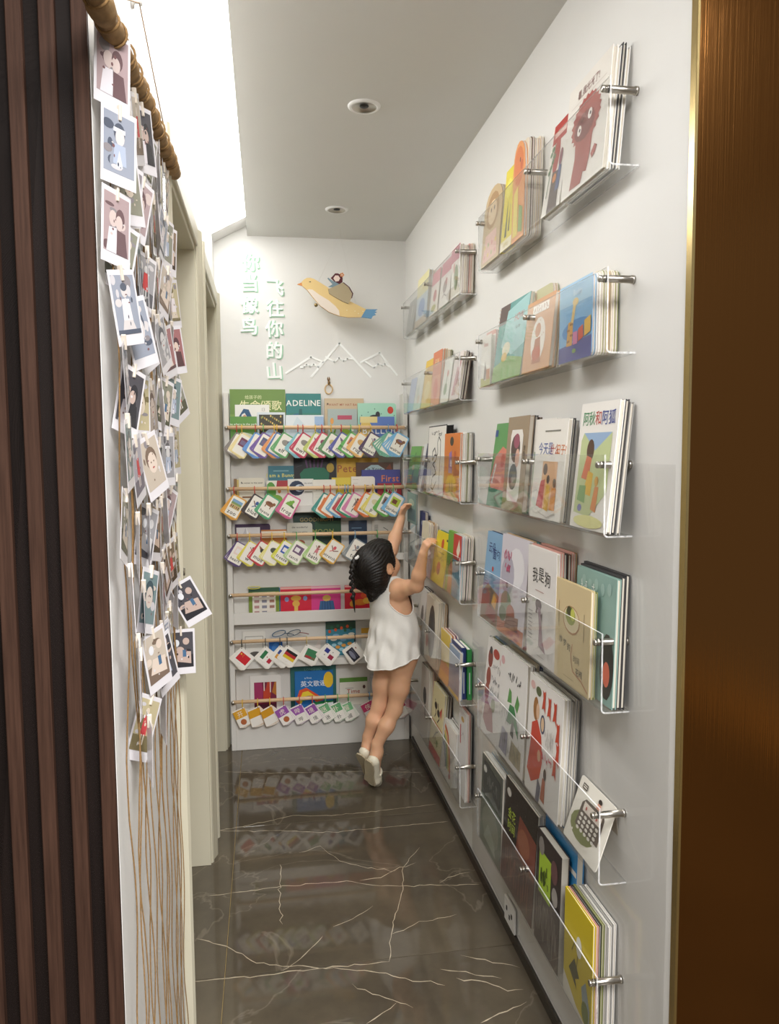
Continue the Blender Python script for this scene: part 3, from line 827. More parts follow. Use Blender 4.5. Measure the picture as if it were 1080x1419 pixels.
bk(2, 0.382, 0.490, 1.228, 3, 'white board book with a red ladybird in the second row', 'ece6de',
   [('e', .68, .56, .16, .14, '7c3026'), ('e', .58, .5, .05, .06, '2a2422'), ('e', .74, .6, .03, .04, '2a2422')] + lines(.06, .3, .9, .13, 4, '9a948a') + [('l', [(.35, .68), (.52, .58)], .015, '4a4440')], board=True)
bk(2, 0.503, 0.612, 1.196, 3, 'low red book with a white script word at the right of the second row', 'a4323a', [('t', 'you', .6, .6, .3, 'efe6e0'), ('e', .8, .3, .15, .2, 'd6a84a')])
# third row
bk(3, -0.140, 0.016, 1.019, 0, 'dark plum rounded board book at the left of the third row', '3d1f45', [('e', .5, .3, .3, .2, '542d5c')], board=True)
bk(3, -0.134, -0.03, 1.005, 1, 'crumpled white and silver packet in front of the plum book', 'e4e2e4', [('p', [(0, .3), (.4, 1), (.55, .7), (1, .6), (.8, .1), (.2, .1)], 'c9c7cc'), ('p', [(.4, 1), (.5, .4), (.7, .5)], 'f4f3f4')], name='foil_packet', cat='packet')
bk(3, -0.025, 0.088, 0.992, 1, 'orange and white glossy book low in the third row', 'c98244', [('r', .0, .7, 1, .95, 'f3ead8'), ('r', .3, .0, .9, .35, 'efe3d0')])
bk(3, 0.091, 0.205, 1.021, 1, 'grey board book with two lines of small letters in the third row', 'cfccc0', [('t', 'the wonderful', .5, .84, .075, '4a463e'), ('t', 'things you will be', .5, .70, .06, '6a665c'), ('e', .5, .38, .2, .1, 'a0563c')], board=True)
bk(3, 0.120, 0.337, 1.063, 0, 'dark green book with bold outlined capitals in the third row', '1f3a30', [('r', .45, .45, 1, .8, '24502f'), ('t', 'GOODNIGHT', .5, .80, .13, '9a8a52'), ('t', 'MOON', .62, .50, .16, '8f9a52'), ('r', 0, 0, .4, .3, '2a4640')])
bk(3, 0.373, 0.457, 1.024, 0, 'navy book with two faint lines, middle right of the third row', '1d3450', [('r', .15, .76, .7, .79, '6a8aa4'), ('r', .25, .66, .8, .69, '55758f'), ('e', .5, .3, .2, .15, '2c4a68')])
bk(3, 0.480, 0.612, 1.023, 0, 'pale grey book with a black stroke drawing at the right of the third row', 'd5d1c8', [('l', [(.4, .78), (.55, .7), (.62, .5), (.8, .45)], .02, '2a2a2a'), ('r', .08, .5, .22, .85, 'b9b6ae')] + lines(.1, .22, .86, .08, 5, '5a5650'), board=True)
# fourth row
bk(4, -0.087, 0.050, 0.727, 0, 'green book with a white grid of tiny pictures, left of the fourth row', '7d9438',
   [('r', 0, .86, 1, 1, '2f5a44'), ('r', .12, .03, .88, .84, 'e9e4da')] + [('r', .18 + .25 * (i % 3), .66 - .2 * (i // 3), .34 + .25 * (i % 3), .76 - .2 * (i // 3), ('b58a8a', '8a8a9a', 'a87a6a')[i % 3]) for i in range(11)])
bk(4, 0.042, 0.0545, 0.724, 0, 'thin blue spined book beside the left red book', '35648c')
bk(4, 0.056, 0.196, 0.726, 0, 'bright red picture book with a yellow figure shape, fourth row', 'd0203c',
   [('r', 0, .92, 1, 1, 'e8b0a8'), ('e', .5, .38, .12, .12, 'e2b34e'), ('e', .5, .58, .17, .1, 'e2b34e'), ('e', .2, .55, .07, .09, '8f9fd0'), ('e', .8, .57, .07, .09, '8f9fd0'), ('r', .44, .1, .56, .3, 'e2c060')])
bk(4, 0.196, 0.331, 0.725, 0, 'pink picture book with a blue striped cushion shape, fourth row', 'd8408c',
   [('r', 0, .92, 1, 1, 'e9b4bc'), ('p', [(.25, .1), (.3, .45), (.75, .45), (.8, .1)], '3c6a9a'), ('e', .52, .55, .14, .12, 'dcb45a')] + [('l', [(.36 + .1 * i, .1), (.38 + .08 * i, .45)], .02, '27496e') for i in range(4)])
bk(4, 0.350, 0.497, 0.724, 0, 'bright red picture book with orange and yellow shapes beside the braid', 'cf1f36',
   [('r', 0, .93, 1, 1, 'e3a6a4'), ('e', .5, .35, .22, .12, 'e58a2e'), ('e', .7, .4, .13, .12, 'f0c04a'), ('e', .25, .3, .1, .12, 'e0a23c'), ('e', .6, .6, .1, .1, 'd9582c')])
MB_ = MB().tube([(-0.062 + .028 * math.cos(a) , 3.49, 0.733 + 0.006 * math.sin(a)) for a in [i * math.pi / 8 for i in range(16)]], 0.0018, 6, 'd9cf5c', closed=True)
tag(MB_.build('yellow_band', PAPER), 'thin yellow band lying on top of the green picture grid book', 'band')
# fifth row
bk(5, -0.118, -0.016, 0.529, 0, 'white rounded board book with a thin printed frame, left of the fifth row', 'e8e5dd', [('r', .1, .80, .9, .82, '8f8c86'), ('r', .1, .05, .12, .82, '8f8c86'), ('r', .88, .05, .9, .82, '8f8c86'), ('e', .55, .16, .3, .12, '57534e')], board=True)
bk(5, 0.000, 0.060, 0.492, 1, 'small bright blue book behind the flag cards', '1f62b0', [('e', .5, .5, .3, .3, '3a7ac4')])
bk(5, 0.100, 0.235, 0.488, 0, 'low pale grey book behind the flag cards in the fifth row', 'd9d5cf', [('p', [(.6, 0), (.95, .9), (1, .9), (1, 0)], 'e4d9d2')])
bk(5, 0.260, 0.399, 0.556, 0, 'busy blue green and orange picture book in the fifth row', '3f8aa0',
   [('r', 0, .78, 1, 1, '31513e')] + [('e', .08 + .84 * ((i * 41) % 89) / 89, .1 + .8 * ((i * 23) % 71) / 71, .05 + .03 * (i % 3), .05, ('d9582c', '9fd0e0', 'efe9dc', '2a6a4a', 'e0a04a', '7fb2d6')[i % 6]) for i in range(26)])
bk(5, 0.425, 0.530, 0.524, 0, 'white book with a yellow top band half hidden by the child', 'e3dfd6', [('r', 0, .78, 1, .98, 'dba838'), ('e', .4, .25, .14, .1, '4a403a')])
for i, (x, col, cn) in enumerate(((0.045, '2c5a78', 'blue'), (0.112, '51606a', 'grey'))):
    q = MB().tube([(x + .026 * math.cos(a) + .015 * math.sin(a), 3.476 + .008 * math.sin(a), 0.5215 + .012 * math.sin(a)) for a in [k * math.pi / 10 for k in range(20)]], 0.002, 6, col, closed=True)
    q.tube([(x + .026, 3.476, 0.522), (x + .05, 3.472, 0.519), (x + .068, 3.47, 0.514)], 0.0018, 6, '2c4a60' if i == 0 else '8a3a36')
    tag(q.build('hair_band', PAPER), cn + ' elastic loop lying above the dowel in the fifth row', 'band')
# sixth row
bk(6, -0.090, 0.050, 0.322, 0, 'white framed picture book with red and orange block shapes, left of the lowest row', 'e9e6e1',
   [('r', .13, .0, .85, .80, '7a2440'), ('p', [(.13, .8), (.13, .2), (.38, .2), (.42, .5), (.38, .8)], 'a03060'), ('p', [(.44, .8), (.5, .55), (.56, .8), (.7, .8), (.65, .3), (.42, .3)], 'c4452c'), ('p', [(.7, .5), (.8, .8), (.85, .8), (.85, .4)], 'b8742c'), ('r', .44, .55, .47, .8, 'e9e6e1'), ('r', .64, .5, .67, .8, 'e9e6e1'), ('r', .13, .0, .85, .16, '57203a')], board=True)
bk(6, 0.094, 0.305, 0.361, 0, 'large dark teal book behind the blue song book in the lowest row', '2c6a66', [('t', 'LONGHAN', .5, .86, .08, '6aa098'), ('r', 0, 0, 1, .2, '235450')])
bk(6, 0.113, 0.289, 0.333, 1, 'blue song book with white Chinese title, rainbow and yellow figure in the lowest row', '1d6fb4',
   [('t', '英文歌谣', .48, .60, .17, 'f2f6fa'), ('t', 'a first', .35, .80, .07, 'd5e6f2'), ('e', .88, .75, .13, .22, 'ecc22e'), ('p', [(.02, .2), (.12, .5), (.3, .56), (.6, .35), (.75, .2), (.55, .16), (.35, .35), (.2, .32), (.12, .1)], 'e2582c'), ('p', [(.1, .2), (.2, .44), (.34, .47), (.55, .3), (.6, .2), (.4, .34), (.25, .32), (.16, .12)], 'f0d23c'), ('e', .22, .25, .05, .06, '4aa050'), ('p', [(.3, 0), (.5, .16), (1, .18), (1, 0)], '2a8a4c'), ('p', [(.55, .08), (1, .14), (1, 0), (.55, 0)], 'e9ecee')])
bk(6, 0.321, 0.451, 0.289, 0, 'white book with a green top and a red word, right of the blue song book', 'e6e1d6', [('r', 0, .84, 1, 1, '5f8f3c'), ('t', 'Time', .5, .42, .22, 'b0523c'), ('e', .88, .64, .05, .07, '5a3a34'), ('r', .2, .6, .5, .62, '9a948a')])
bk(6, 0.464, 0.556, 0.298, 0, 'translucent grey box standing behind the legs in the lowest row', 'b9bbba', [('r', .05, .05, .95, .95, 'c4c7c6'), ('r', .0, .88, 1, .9, 'a4a6a6')], name='storage_box', cat='box')

# ================================================================ flash cards on rings
CARD_NO = [0]
def card_mesh(w, h, hx, border, inner, items, t=0.0006, bw=0.006):
    """hole at the origin, hx from the left edge, 5 mm below the top"""
    x0, z1 = -hx, 0.005
    mb = MB()
    mb.prism(rrect(x0, z1 - h, x0 + w, z1, 0.007, 3), 'y', 0, t, border)
    mb.add([(x, -0.00006, z) for x, z in rrect(x0 + bw, z1 - h + bw, x0 + w - bw, z1 - bw, 0.005, 3)], [tuple(range(16))], inner)
    if items:
        art(mb, items, w, h, -0.0001, x0, z1 - h, 0.00003)
    mb.add([(.0024 * math.cos(a), -0.0004, .0024 * math.sin(a)) for a in [i * math.pi / 4 for i in range(8)]], [tuple(range(8))], '4a4540')
    return mb.mesh('card', PAPER)
def ring_set(r, x, label, ringcol, border, inner, items, w=0.070, h=0.098, phi=31, hx=0.005, n=3, group=None, yaw=9, spread=5, bw=0.006):
    z = RAIL[r] - 0.006
    root = thing('flash_card_bundle', label, 'flash cards', (x, YRL - 0.001, z), group=group)
    MB().tube([(0, 0.0185 * math.sin(a) - 0.002, 0.0185 * math.cos(a) - 0.001) for a in [i * math.pi / 9 for i in range(18)]], 0.0019, 6, ringcol, closed=True).build('ring', PAPER, root)
    back = None
    for k in range(n):
        if k == 0:
            me = card_mesh(w, h, hx, border, inner, items, bw=bw)
        else:
            back = back or card_mesh(w, h, hx, border, inner, None, bw=bw)
            me = back
        s = 1 if phi >= 0 else -1
        a = math.radians(phi + s * k * spread * 0.9 + R_.uniform(-1.0, 1.0))
        link('card', me, root, (0.0006 * k, -0.0165 + 0.0015 * k, -0.0185), (0, a, math.radians(yaw)))
    return root
def pic(kind, c1, c2='6a5a4a', word=None, wcol='3a3632'):
    P = {
        'box': [('r', .2, .42, .8, .80, c1), ('r', .28, .5, .6, .7, c2)],
        'blob': [('e', .5, .6, .26, .13, c1), ('e', .66, .68, .1, .08, c2)],
        'beast': [('e', .5, .62, .28, .11, c1), ('e', .76, .70, .1, .07, c1), ('r', .28, .42, .34, .58, c1), ('r', .62, .42, .68, .58, c1), ('e', .5, .66, .16, .04, c2)],
        'frog': [('e', .5, .62, .16, .13, c1), ('e', .6, .74, .09, .07, c1), ('p', [(.2, .52), (.4, .5), (.5, .58), (.3, .66)], c1), ('p', [(.5, .5), (.8, .46), (.84, .52), (.6, .6)], c2)],
        'person': [('e', .5, .76, .08, .06, c2), ('p', [(.38, .45), (.62, .45), (.57, .7), (.43, .7)], c1), ('l', [(.3, .75), (.5, .62), (.72, .72)], .04, c2), ('l', [(.44, .45), (.4, .34)], .04, c2), ('l', [(.56, .45), (.62, .35)], .04, c2)],
        'bird': [('e', .5, .6, .18, .10, c1), ('p', [(.3, .6), (.12, .75), (.42, .7)], c2), ('p', [(.6, .66), (.82, .78), (.66, .58)], c1)],
        'scene': [('r', .17, .40, .83, .82, 'c9b27a'), ('r', .17, .68, .83, .82, '7fa6cc'), ('r', .17, .60, .83, .69, '7f9a5c')] + [('r', .22 + .12 * i, .44, .28 + .12 * i, .55, ('8a4a3a', '4a3a2a', 'b58a4a')[i % 3]) for i in range(5)],
        'leg': [('e', .5, .66, .1, .09, c1), ('l', [(.25, .7), (.5, .5), (.8, .62)], .06, c2), ('l', [(.5, .55), (.3, .42)], .05, c1)],
    }[kind]
    if word:
        P = P + [('t', word, .5, .14, .25 if len(word) < 5 else .19, wcol)]
    return P
W0 = 'f4efe4'
def place_word(r, n):
    return {1: 'top', 2: 'second', 3: 'third', 5: 'fifth', 6: 'lowest'}[r]
row1 = [(-0.120, 'red', 'grey', '8d8580', 'blob', '3a3530', 'p'), (-0.098, 'yellow', 'pale yellow', 'f0dfa4', 'box', '7a3a52', None), (-0.040, 'red', 'mid blue', '6f9fdc', 'blob', 'e6d6a0', None), (-0.006, 'green', 'purple', '7c62a8', 'box', '5c6a8a', None), (0.041, 'yellow', 'orange', 'e8a066', 'bird', '3a3a52', 'cat'), (0.053, 'yellow', 'navy blue', '5f7fb8', 'blob', 'c9a25a', 'r'), (0.082, 'green', 'leaf green', '6fae72', 'blob', '9a958c', 'elf'), (0.144, 'red', 'aqua', '8cc8d4', 'box', '5c3038', None), (0.166, 'red', 'crimson', 'c84a62', 'blob', '9a948a', 'owl'), (0.220, 'yellow', 'lime', 'cdd67c', 'bird', 'b5533c', None), (0.249, 'red', 'rose red', 'd2586a', 'blob', '9a4a6a', 'ram'), (0.290, 'yellow', 'mid green', '6a9a6a', 'blob', 'cfc07a', 're'), (0.335, 'red', 'indigo', '6a6cae', 'bird', '8a8478', 'mu'), (0.377, 'green', 'bright green', '72bc6a', 'box', 'd9825a', 'mushroom'), (0.415, 'yellow', 'apricot', 'f2c47e', 'blob', 'd9b072', 'rug'), (0.466, 'yellow', 'dark mauve', '62506a', 'person', 'cdb08a', 'puppet'), (0.545, 'blue', 'sea green', '7cb8a0', 'box', '9ac0d0', None), (0.585, 'red', 'sky blue', '84bde2', 'beast', '8a5f42', 'walrus')]
RC = {'red': 'c8433c', 'yellow': 'e6bd3a', 'green': '5fb26a', 'blue': '6f9fc4', 'dark': '3a4038'}
for i, (x, rc, bn, bc, kd, c1, wd) in enumerate(row1):
    ring_set(1, x, '%s card bundle on a %s ring, %s from left, top dowel' % (bn, rc, ORD[i]), RC[rc], bc, W0, pic(kd, c1, '7a6a8a', wd), n=3 if i < 16 else 4, spread=5 if i < 16 else 9, group='flash cards on the top dowel', phi=31 + R_.uniform(-2, 2))
row2 = [(-0.138, 'red', 'golden orange', 'e2a648', 'scene', 'a08a6a', 'zoo', 'of a zoo'), (-0.049, 'red', 'charcoal brown', '4a403e', 'leg', '3d5f9a', 'blue', 'of a blue jumper'), (0.008, 'green', 'emerald', '5fae80', 'beast', '8f5f3e', 'hyena', 'of a brown hyena'), (0.096, 'yellow', 'magenta pink', 'd86a96', 'frog', '7cb248', 'frog', 'of a green frog'), (0.254, 'red', 'deep teal', '4f9a90', 'box', 'e0894a', None, ''), (0.283, 'red', 'orange', 'e08450', 'person', 'd9683c', None, ''), (0.319, 'yellow', 'steel blue', '7ab0d4', 'box', 'b9b0a4', None, ''), (0.348, 'blue', 'brick red', 'c2545a', 'blob', 'd9a08a', None, ''), (0.361, 'blue', 'jade', '45a07c', 'person', '2f4a8a', None, ''), (0.387, 'red', 'rose pink', 'dd8ab4', 'person', '8a7a78', 'f', ''), (0.439, 'yellow', 'bright orange', 'ea8650', 'person', 'b0432c', 'artist', 'of a small red figure'), (0.474, 'yellow', 'lemon', 'ecdc78', 'blob', 'e4d8b0', 'p', ''), (0.527, 'green', 'grass green', '74b860', 'box', '8a8a8a', 'Ca', ''), (0.566, 'green', 'light blue', '8ac2e6', 'box', 'b7cc4a', 'Garden', 'of a green garden')]
for i, (x, rc, bn, bc, kd, c1, wd, lb) in enumerate(row2):
    ring_set(2, x, '%s card bundle%s, %s from left, second dowel' % (bn, ' ' + lb if lb else '', ORD[i]), RC[rc], bc, W0, pic(kd, c1, '5a7a4a' if kd == 'frog' else '7a4a3a', wd), group='flash cards on the second dowel', phi=31 + R_.uniform(-2, 2))
row3 = [(-0.128, 'red', 'violet edged', '5f4a7c', 'box', 'efd9d0', 'heart'), (-0.075, 'yellow', 'sunny yellow', 'e6d95c', 'person', 'd98a7a', 'w'), (-0.025, 'red', 'scarlet', 'd2464e', 'bird', '3a3a34', 'mud'), (0.022, 'yellow', 'pale lemon', 'e9e08c', 'blob', '55584a', None), (0.076, 'yellow', 'yellow green', 'dbd94a', 'box', '3f62b4', 'freeze'), (0.130, 'green', 'light green', 'bcd69a', 'box', '7a5f7c', 'catch'), (0.213, 'green', 'spring green', 'b4d488', 'person', 'd9848c', 'bath'), (0.290, 'yellow', 'amber', 'e9b652', 'leg', 'd9606a', 'stretch'), (0.391, 'blue', 'pewter grey', '90989a', 'leg', '8a8f96', 'to'), (0.492, 'green', 'dusky grey', '8f8f88', 'blob', 'a0a0a0', None)]
for i, (x, rc, bn, bc, kd, c1, wd) in enumerate(row3):
    ring_set(3, x, '%s card bundle on a %s ring, %s from left, third dowel' % (bn, rc, ORD[i]), RC[rc], bc, W0, pic(kd, c1, 'efeaea' if kd == 'box' else '8a5a4a', wd), group='flash cards on the third dowel', phi=32 + R_.uniform(-2, 2), yaw=6, bw=0.0045)
FLAG = {
    'red flag with yellow stars': [('r', .16, .28, .86, .80, 'd32630')] + [('e', .27, .68, .05, .05, 'e8c040')] + [('e', .40 + .03 * (i % 2), .76 - .055 * i, .015, .015, 'e8c040') for i in range(4)],
    'green white and red bands': [('r', .16, .28, .38, .80, '2f7a4c'), ('r', .62, .28, .84, .80, 'c0283c'), ('e', .5, .54, .04, .04, 'b0886a')],
    'blue and orange blocks': [('r', .16, .52, .5, .8, '2c4088'), ('r', .16, .24, .5, .5, 'e0a040'), ('r', .54, .3, .84, .7, 'ece8e4')],
    'black red and yellow bands': [('r', .16, .66, .86, .82, '22201f'), ('r', .16, .48, .86, .66, 'b8282c'), ('r', .16, .30, .86, .48, 'e4c42c')],
    'green panel with a red bar': [('r', .2, .24, .84, .82, '3f7f56'), ('r', .24, .26, .6, .40, 'b03a3e'), ('r', .6, .26, .84, .4, '7a6a4c')],
    'four small dark emblems': [('r', .16, .52, .44, .78, '343c92'), ('r', .54, .30, .84, .56, 'a02848'), ('e', .64, .74, .03, .03, '5a5a5a'), ('e', .3, .36, .03, .03, '5a5a5a')],
    'a dark car photo': [('r', .12, .16, .90, .64, '2c2c38'), ('e', .5, .36, .3, .12, '8a8ca0'), ('r', .2, .5, .8, .56, '5a5a70'), ('e', .3, .78, .06, .03, 'b0705a')],
    'a blank white back': [('e', .4, .5, .03, .03, '5a5a5a')],
}
row5x = [-0.120, -0.016, 0.048, 0.080, 0.167, 0.258, 0.385, 0.468]
for i, ((k, it), x) in enumerate(zip(FLAG.items(), row5x)):
    ring_set(5, x, 'white card bundle showing %s, %s from left, fifth dowel' % (k, ORD[i]), RC['blue' if i == 5 else 'dark'] if i != 4 else 'cdb87a', 'f1ece2', 'f5f1ea', it + lines(.2, .6, .18, .05, 2, 'c4beb4', .008), w=0.080, h=0.076, phi=(43, 40, 38, 36, 27, 40, 52, 36)[i], n=3, group='white picture cards on the fifth dowel', yaw=5, spread=4)
row6 = [(-0.123, 'golden yellow', 'e0a52c', '开', 'yellow'), (-0.056, 'amber fan of', 'dba22a', None, 'yellow'), (-0.002, 'ochre fan of', 'd79c28', None, 'yellow'), (0.059, 'violet', '9a56a8', '虎', 'red'), (0.130, 'lilac purple', 'a05cae', '哔', 'red'), (0.188, 'plum purple', '9450a2', '境', 'red'), (0.247, 'sage green', '6fb07c', '送', 'green'), (0.303, 'mid green', '66ac74', '扑', 'green'), (0.352, 'mint green', '7cbc88', '醒', 'green'), (0.449, 'cerise', 'c83c6c', '侠', 'blue'), (0.555, 'raspberry', 'c03060', None, 'blue'), (0.592, 'dark pink', 'b82c58', None, 'blue')]
for i, (x, bn, bc, ch, rc) in enumerate(row6):
    it = [('r', 0.0, .5, 1, .93, bc)]
    if ch:
        it += [('t', ch, .5, .58, .33, 'f3e6d6'), ('t', ch, .5, .12, .26, '5a5652') if i not in (0, 3) else ('e', .5, .25, .24, .16, 'b5663c')]
    fan = 'fan' in bn
    ring_set(6, x, '%s and white character cards, %s from left, lowest dowel' % (bn, ORD[i]), RC[rc], bc, 'f4efe6', it, w=0.056, h=0.084, phi=-(18 if fan else 27) + R_.uniform(-4, 4), hx=0.048, n=6 if fan else 3, group='character cards on the lowest dowel', yaw=-5 if not fan else 20, spread=6, bw=0.0005)
# ================================================================ clear acrylic ledges on the right wall
PX = 0.592      # room-side face of the acrylic front
def ledge_mesh(L):
    r = 0.009; T = 0.003; h = 0.147; D = XR - 0.0005 - PX
    def prof(off):
        pts = [(off, h)]
        rr_ = r - off
        for i in range(5):
            a = math.radians(180 + 90 * i / 4)
            pts.append((r + rr_ * math.cos(a), r - 0.001 + rr_ * math.sin(a) - 0.0))
        pts.append((D, r - 0.001 - rr_))
        return pts
    po, pi = prof(0), prof(T)
    mb = MB(); n = len(po)
    vs = []
    for y in (0, L):
        vs += [(x, y, z) for x, z in po] + [(x, y, z) for x, z in pi]
    def idx(s, k, i): return s * 2 * n + k * n + i
    fs = []
    for i in range(n - 1):
        fs.append((idx(0, 0, i), idx(0, 0, i + 1), idx(1, 0, i + 1), idx(1, 0, i)))
        fs.append((idx(0, 1, i + 1), idx(0, 1, i), idx(1, 1, i), idx(1, 1, i + 1)))
    mb.add(vs, fs, mi=0)
    ed = []
    for s in (0, 1):
        for i in range(n - 1):
            q = (idx(s, 0, i), idx(s, 1, i), idx(s, 1, i + 1), idx(s, 0, i + 1))
            ed.append(q if s == 0 else q[::-1])
    ed.append((idx(0, 0, 0), idx(1, 0, 0), idx(1, 1, 0), idx(0, 1, 0)))
    ed.append((idx(0, 0, n - 1), idx(0, 1, n - 1), idx(1, 1, n - 1), idx(1, 0, n - 1)))
    mb.add(vs, ed, mi=1)
    return mb.mesh('ledge', [ACRYL, ACRYL_EDGE])
post_me = MB().lathe([(0, -0.010), (0.0055, -0.0098), (0.0062, -0.009), (0.0062, -0.004), (0.0045, -0.0036), (0.0045, -0.0016), (0.0066, -0.0012), (0.0066, -0.0002)], 14, 'x').lathe([(0.0066, 0.0032), (0.0066, 0.0500), (0.0076, 0.0502), (0.0076, 0.0558), (0, 0.0558)], 14, 'x').mesh('standoff', STEEL)
ZN = [1.838, 1.519, 1.194, 0.872, 0.546, 0.219]
ZF = [1.822, 1.502, 1.182, 0.866, 0.540, 0.205]
RW = ['topmost', 'second', 'third', 'fourth', 'fifth', 'lowest']
for zs, y0, y1, nm in ((ZN, 1.288, 2.112, 'near'), (ZF, 2.322, 3.29, 'far')):
    me = ledge_mesh(y1 - y0)
    for i, z in enumerate(zs):
        root = thing('acrylic_ledge', 'clear acrylic book ledge, %s in the %s column on the right wall' % (RW[i], 'nearer' if nm == 'near' else 'farther'), 'shelf', (PX, y0, z - 0.0035), group='clear acrylic ledges on the right wall')
        link('ledge', me, root)
        for y in (0.012, (y1 - y0) / 2, y1 - y0 - 0.012):
            s = link('standoff', post_me, root, (0, y, 0.129))

def shelf_stack(z0, y0, y1, h, short, cover, items, row, col, t=0.009, behind=(), lean=None, dx=0.0, z_up=0.0, **kw):
    """front book plus the ones packed behind it; behind = list of (dy0, dy1, dh, t, colour index, kind)"""
    w = y0 - y1
    T = t + sum(b[3] + 0.0006 for b in behind)
    xf = 0.5962 + dx
    hmax = max([h] + [h + b[2] for b in behind])
    if lean is None:
        lean = max(0.0, min(0.16, math.atan2(XR - 0.003 - xf - T, hmax)))
    zb = z0 + 0.0002 + T * math.sin(lean) + z_up
    yc = (y0 + y1) / 2
    lab = '%s, %s %s ledge' % (short, 'nearer' if col == 'n' else 'farther', RW[row])
    front = book(lab, (xf, yc, zb), -math.pi / 2, w, h, t, cover, items, lean=lean, **kw)
    d = t + 0.0006
    for k, (a, b, dh, tk, ci, kd) in enumerate(behind):
        cn, cc = BACK_COLS[ci % len(BACK_COLS)]
        ww = w - a - b
        nm2 = '%s %s, %s behind the %s, %s %s ledge' % (cn, 'board book' if kd == 'b' else 'magazine' if kd == 'm' else 'picture book', ORD[k], ' '.join(short.replace(',', '').split(' ')[:5 if len(short.replace(',', '').split(' ')) > 4 and short.replace(',', '').split(' ')[4] not in ('with', 'and', 'a', 'in', 'of', 'on', 'down') else 4]), 'nearer' if col == 'n' else 'farther', RW[row])
        book(nm2, (xf + d * math.cos(lean), yc + (b - a) / 2, zb - d * math.sin(lean)), -math.pi / 2, ww, h + dh, tk, cc, None, lean=lean, group='books packed behind the front ones on the acrylic ledges', board=kd == 'b', soft=kd == 'm', name='board_book' if kd == 'b' else 'magazine' if kd == 'm' else 'picture_book', pages='cdc6b8' if kd != 'm' else 'd2d0ca')
        d += tk + 0.0006
    return front
def B(*cols, t=0.006, kind='p', dy=0.0, dh=0.0):
    r = random.Random(sum(cols) + len(cols))
    return [(dy + r.uniform(-.002, .004), r.uniform(-.006, .002), dh + r.uniform(-.006, .004), t, c, kind) for c in cols]
def bearpoly(w, h):
    pts = [(-w / 2, 0), (w / 2, 0), (w / 2, h * .72)]
    for i in range(9):
        a = math.radians(i * 180 / 8)
        pts.append((w * .46 * math.cos(a), h * .78 + h * .22 * math.sin(a)))
    return pts + [(-w / 2, h * .72)]

n = ZN
# --- nearer column, topmost
shelf_stack(n[0], 2.103, 1.942, 0.200, 'golden brown bear shaped board book with round top', 'cdb48a', [('e', .5, .68, .36, .24, 'b08a5c'), ('e', .5, .66, .24, .16, 'e3c9a4'), ('e', .42, .70, .03, .03, '3a2c22'), ('e', .6, .70, .03, .03, '3a2c22'), ('p', [(.1, .05), (.2, .4), (.8, .4), (.9, .05)], 'e9c0b4')] + [('e', .2 + .2 * (i % 4), .12 + .13 * (i // 4), .04, .03, ('e09a9a', 'ecd25a', 'b0c47a')[i % 3]) for i in range(8)], 0, 'n', t=0.016, outline=bearpoly(0.161, 0.2), name='board_book', behind=B(0, 3, t=.008, kind='b', dh=-.02))
shelf_stack(n[0], 1.925, 1.838, 0.200, 'bright yellow narrow book with dark leaf strokes', 'e9d83e', [('r', 0, 0, 1, .12, 'f0e6c8'), ('p', [(.3, .15), (.42, .6), (.5, .15)], '4a4a2a'), ('p', [(.6, .2), (.66, .55), (.72, .2)], '4a4a2a'), ('e', .4, .75, .25, .12, 'f3e860'), ('t', 'HIPPO', .5, .03, .07, 'c9b03a')], 0, 'n', t=0.014, behind=B(0, 0, t=.008))
shelf_stack(n[0], 1.834, 1.749, 0.225, 'orange bear shaped board book, front of a thick stack', 'e39a5a', [('e', .5, .75, .4, .2, 'd9793c'), ('e', .62, .8, .04, .025, '5a2f1c'), ('e', .74, .74, .1, .05, 'c9602c'), ('p', [(.1, .05), (.15, .5), (.5, .55), (.5, .05)], 'e6d25c'), ('p', [(.55, .08), (.6, .35), (.9, .3), (.9, .05)], '7f9f52')], 0, 'n', t=0.0075, outline=bearpoly(0.085, 0.225), name='board_book', behind=B(0, 2, 0, 11, 0, t=.0065, kind='b', dy=.002, dh=.0))
shelf_stack(n[0], 1.632, 1.528, 0.190, 'white book with a red banner and a green branch', 'ebe6de', [('p', [(.1, .78), (1, .78), (1, 1), (.1, 1)], 'b5362e'), ('r', .2, .84, .8, .90, 'e9c4ba'), ('e', .45, .62, .16, .22, 'b04a44'), ('p', [(.3, 0), (.35, .45), (.75, .42), (.85, 0)], '5d4a44'), ('l', [(.15, .2), (.22, .5), (.3, .78)], .03, '5f7a58')] + [('e', .14 + .07 * (i % 4), .48 + .1 * i / 2, .07, .03, '6d8a66') for i in range(6)] + [('e', .74, .55, .08, .1, '8a4a5a'), ('p', [(.62, .2), (.7, .48), (.84, .45), (.84, .2)], '55608a'), ('e', .52, .36, .1, .05, 'd98a4a')], 0, 'n', t=0.010, behind=B(3, t=.01))
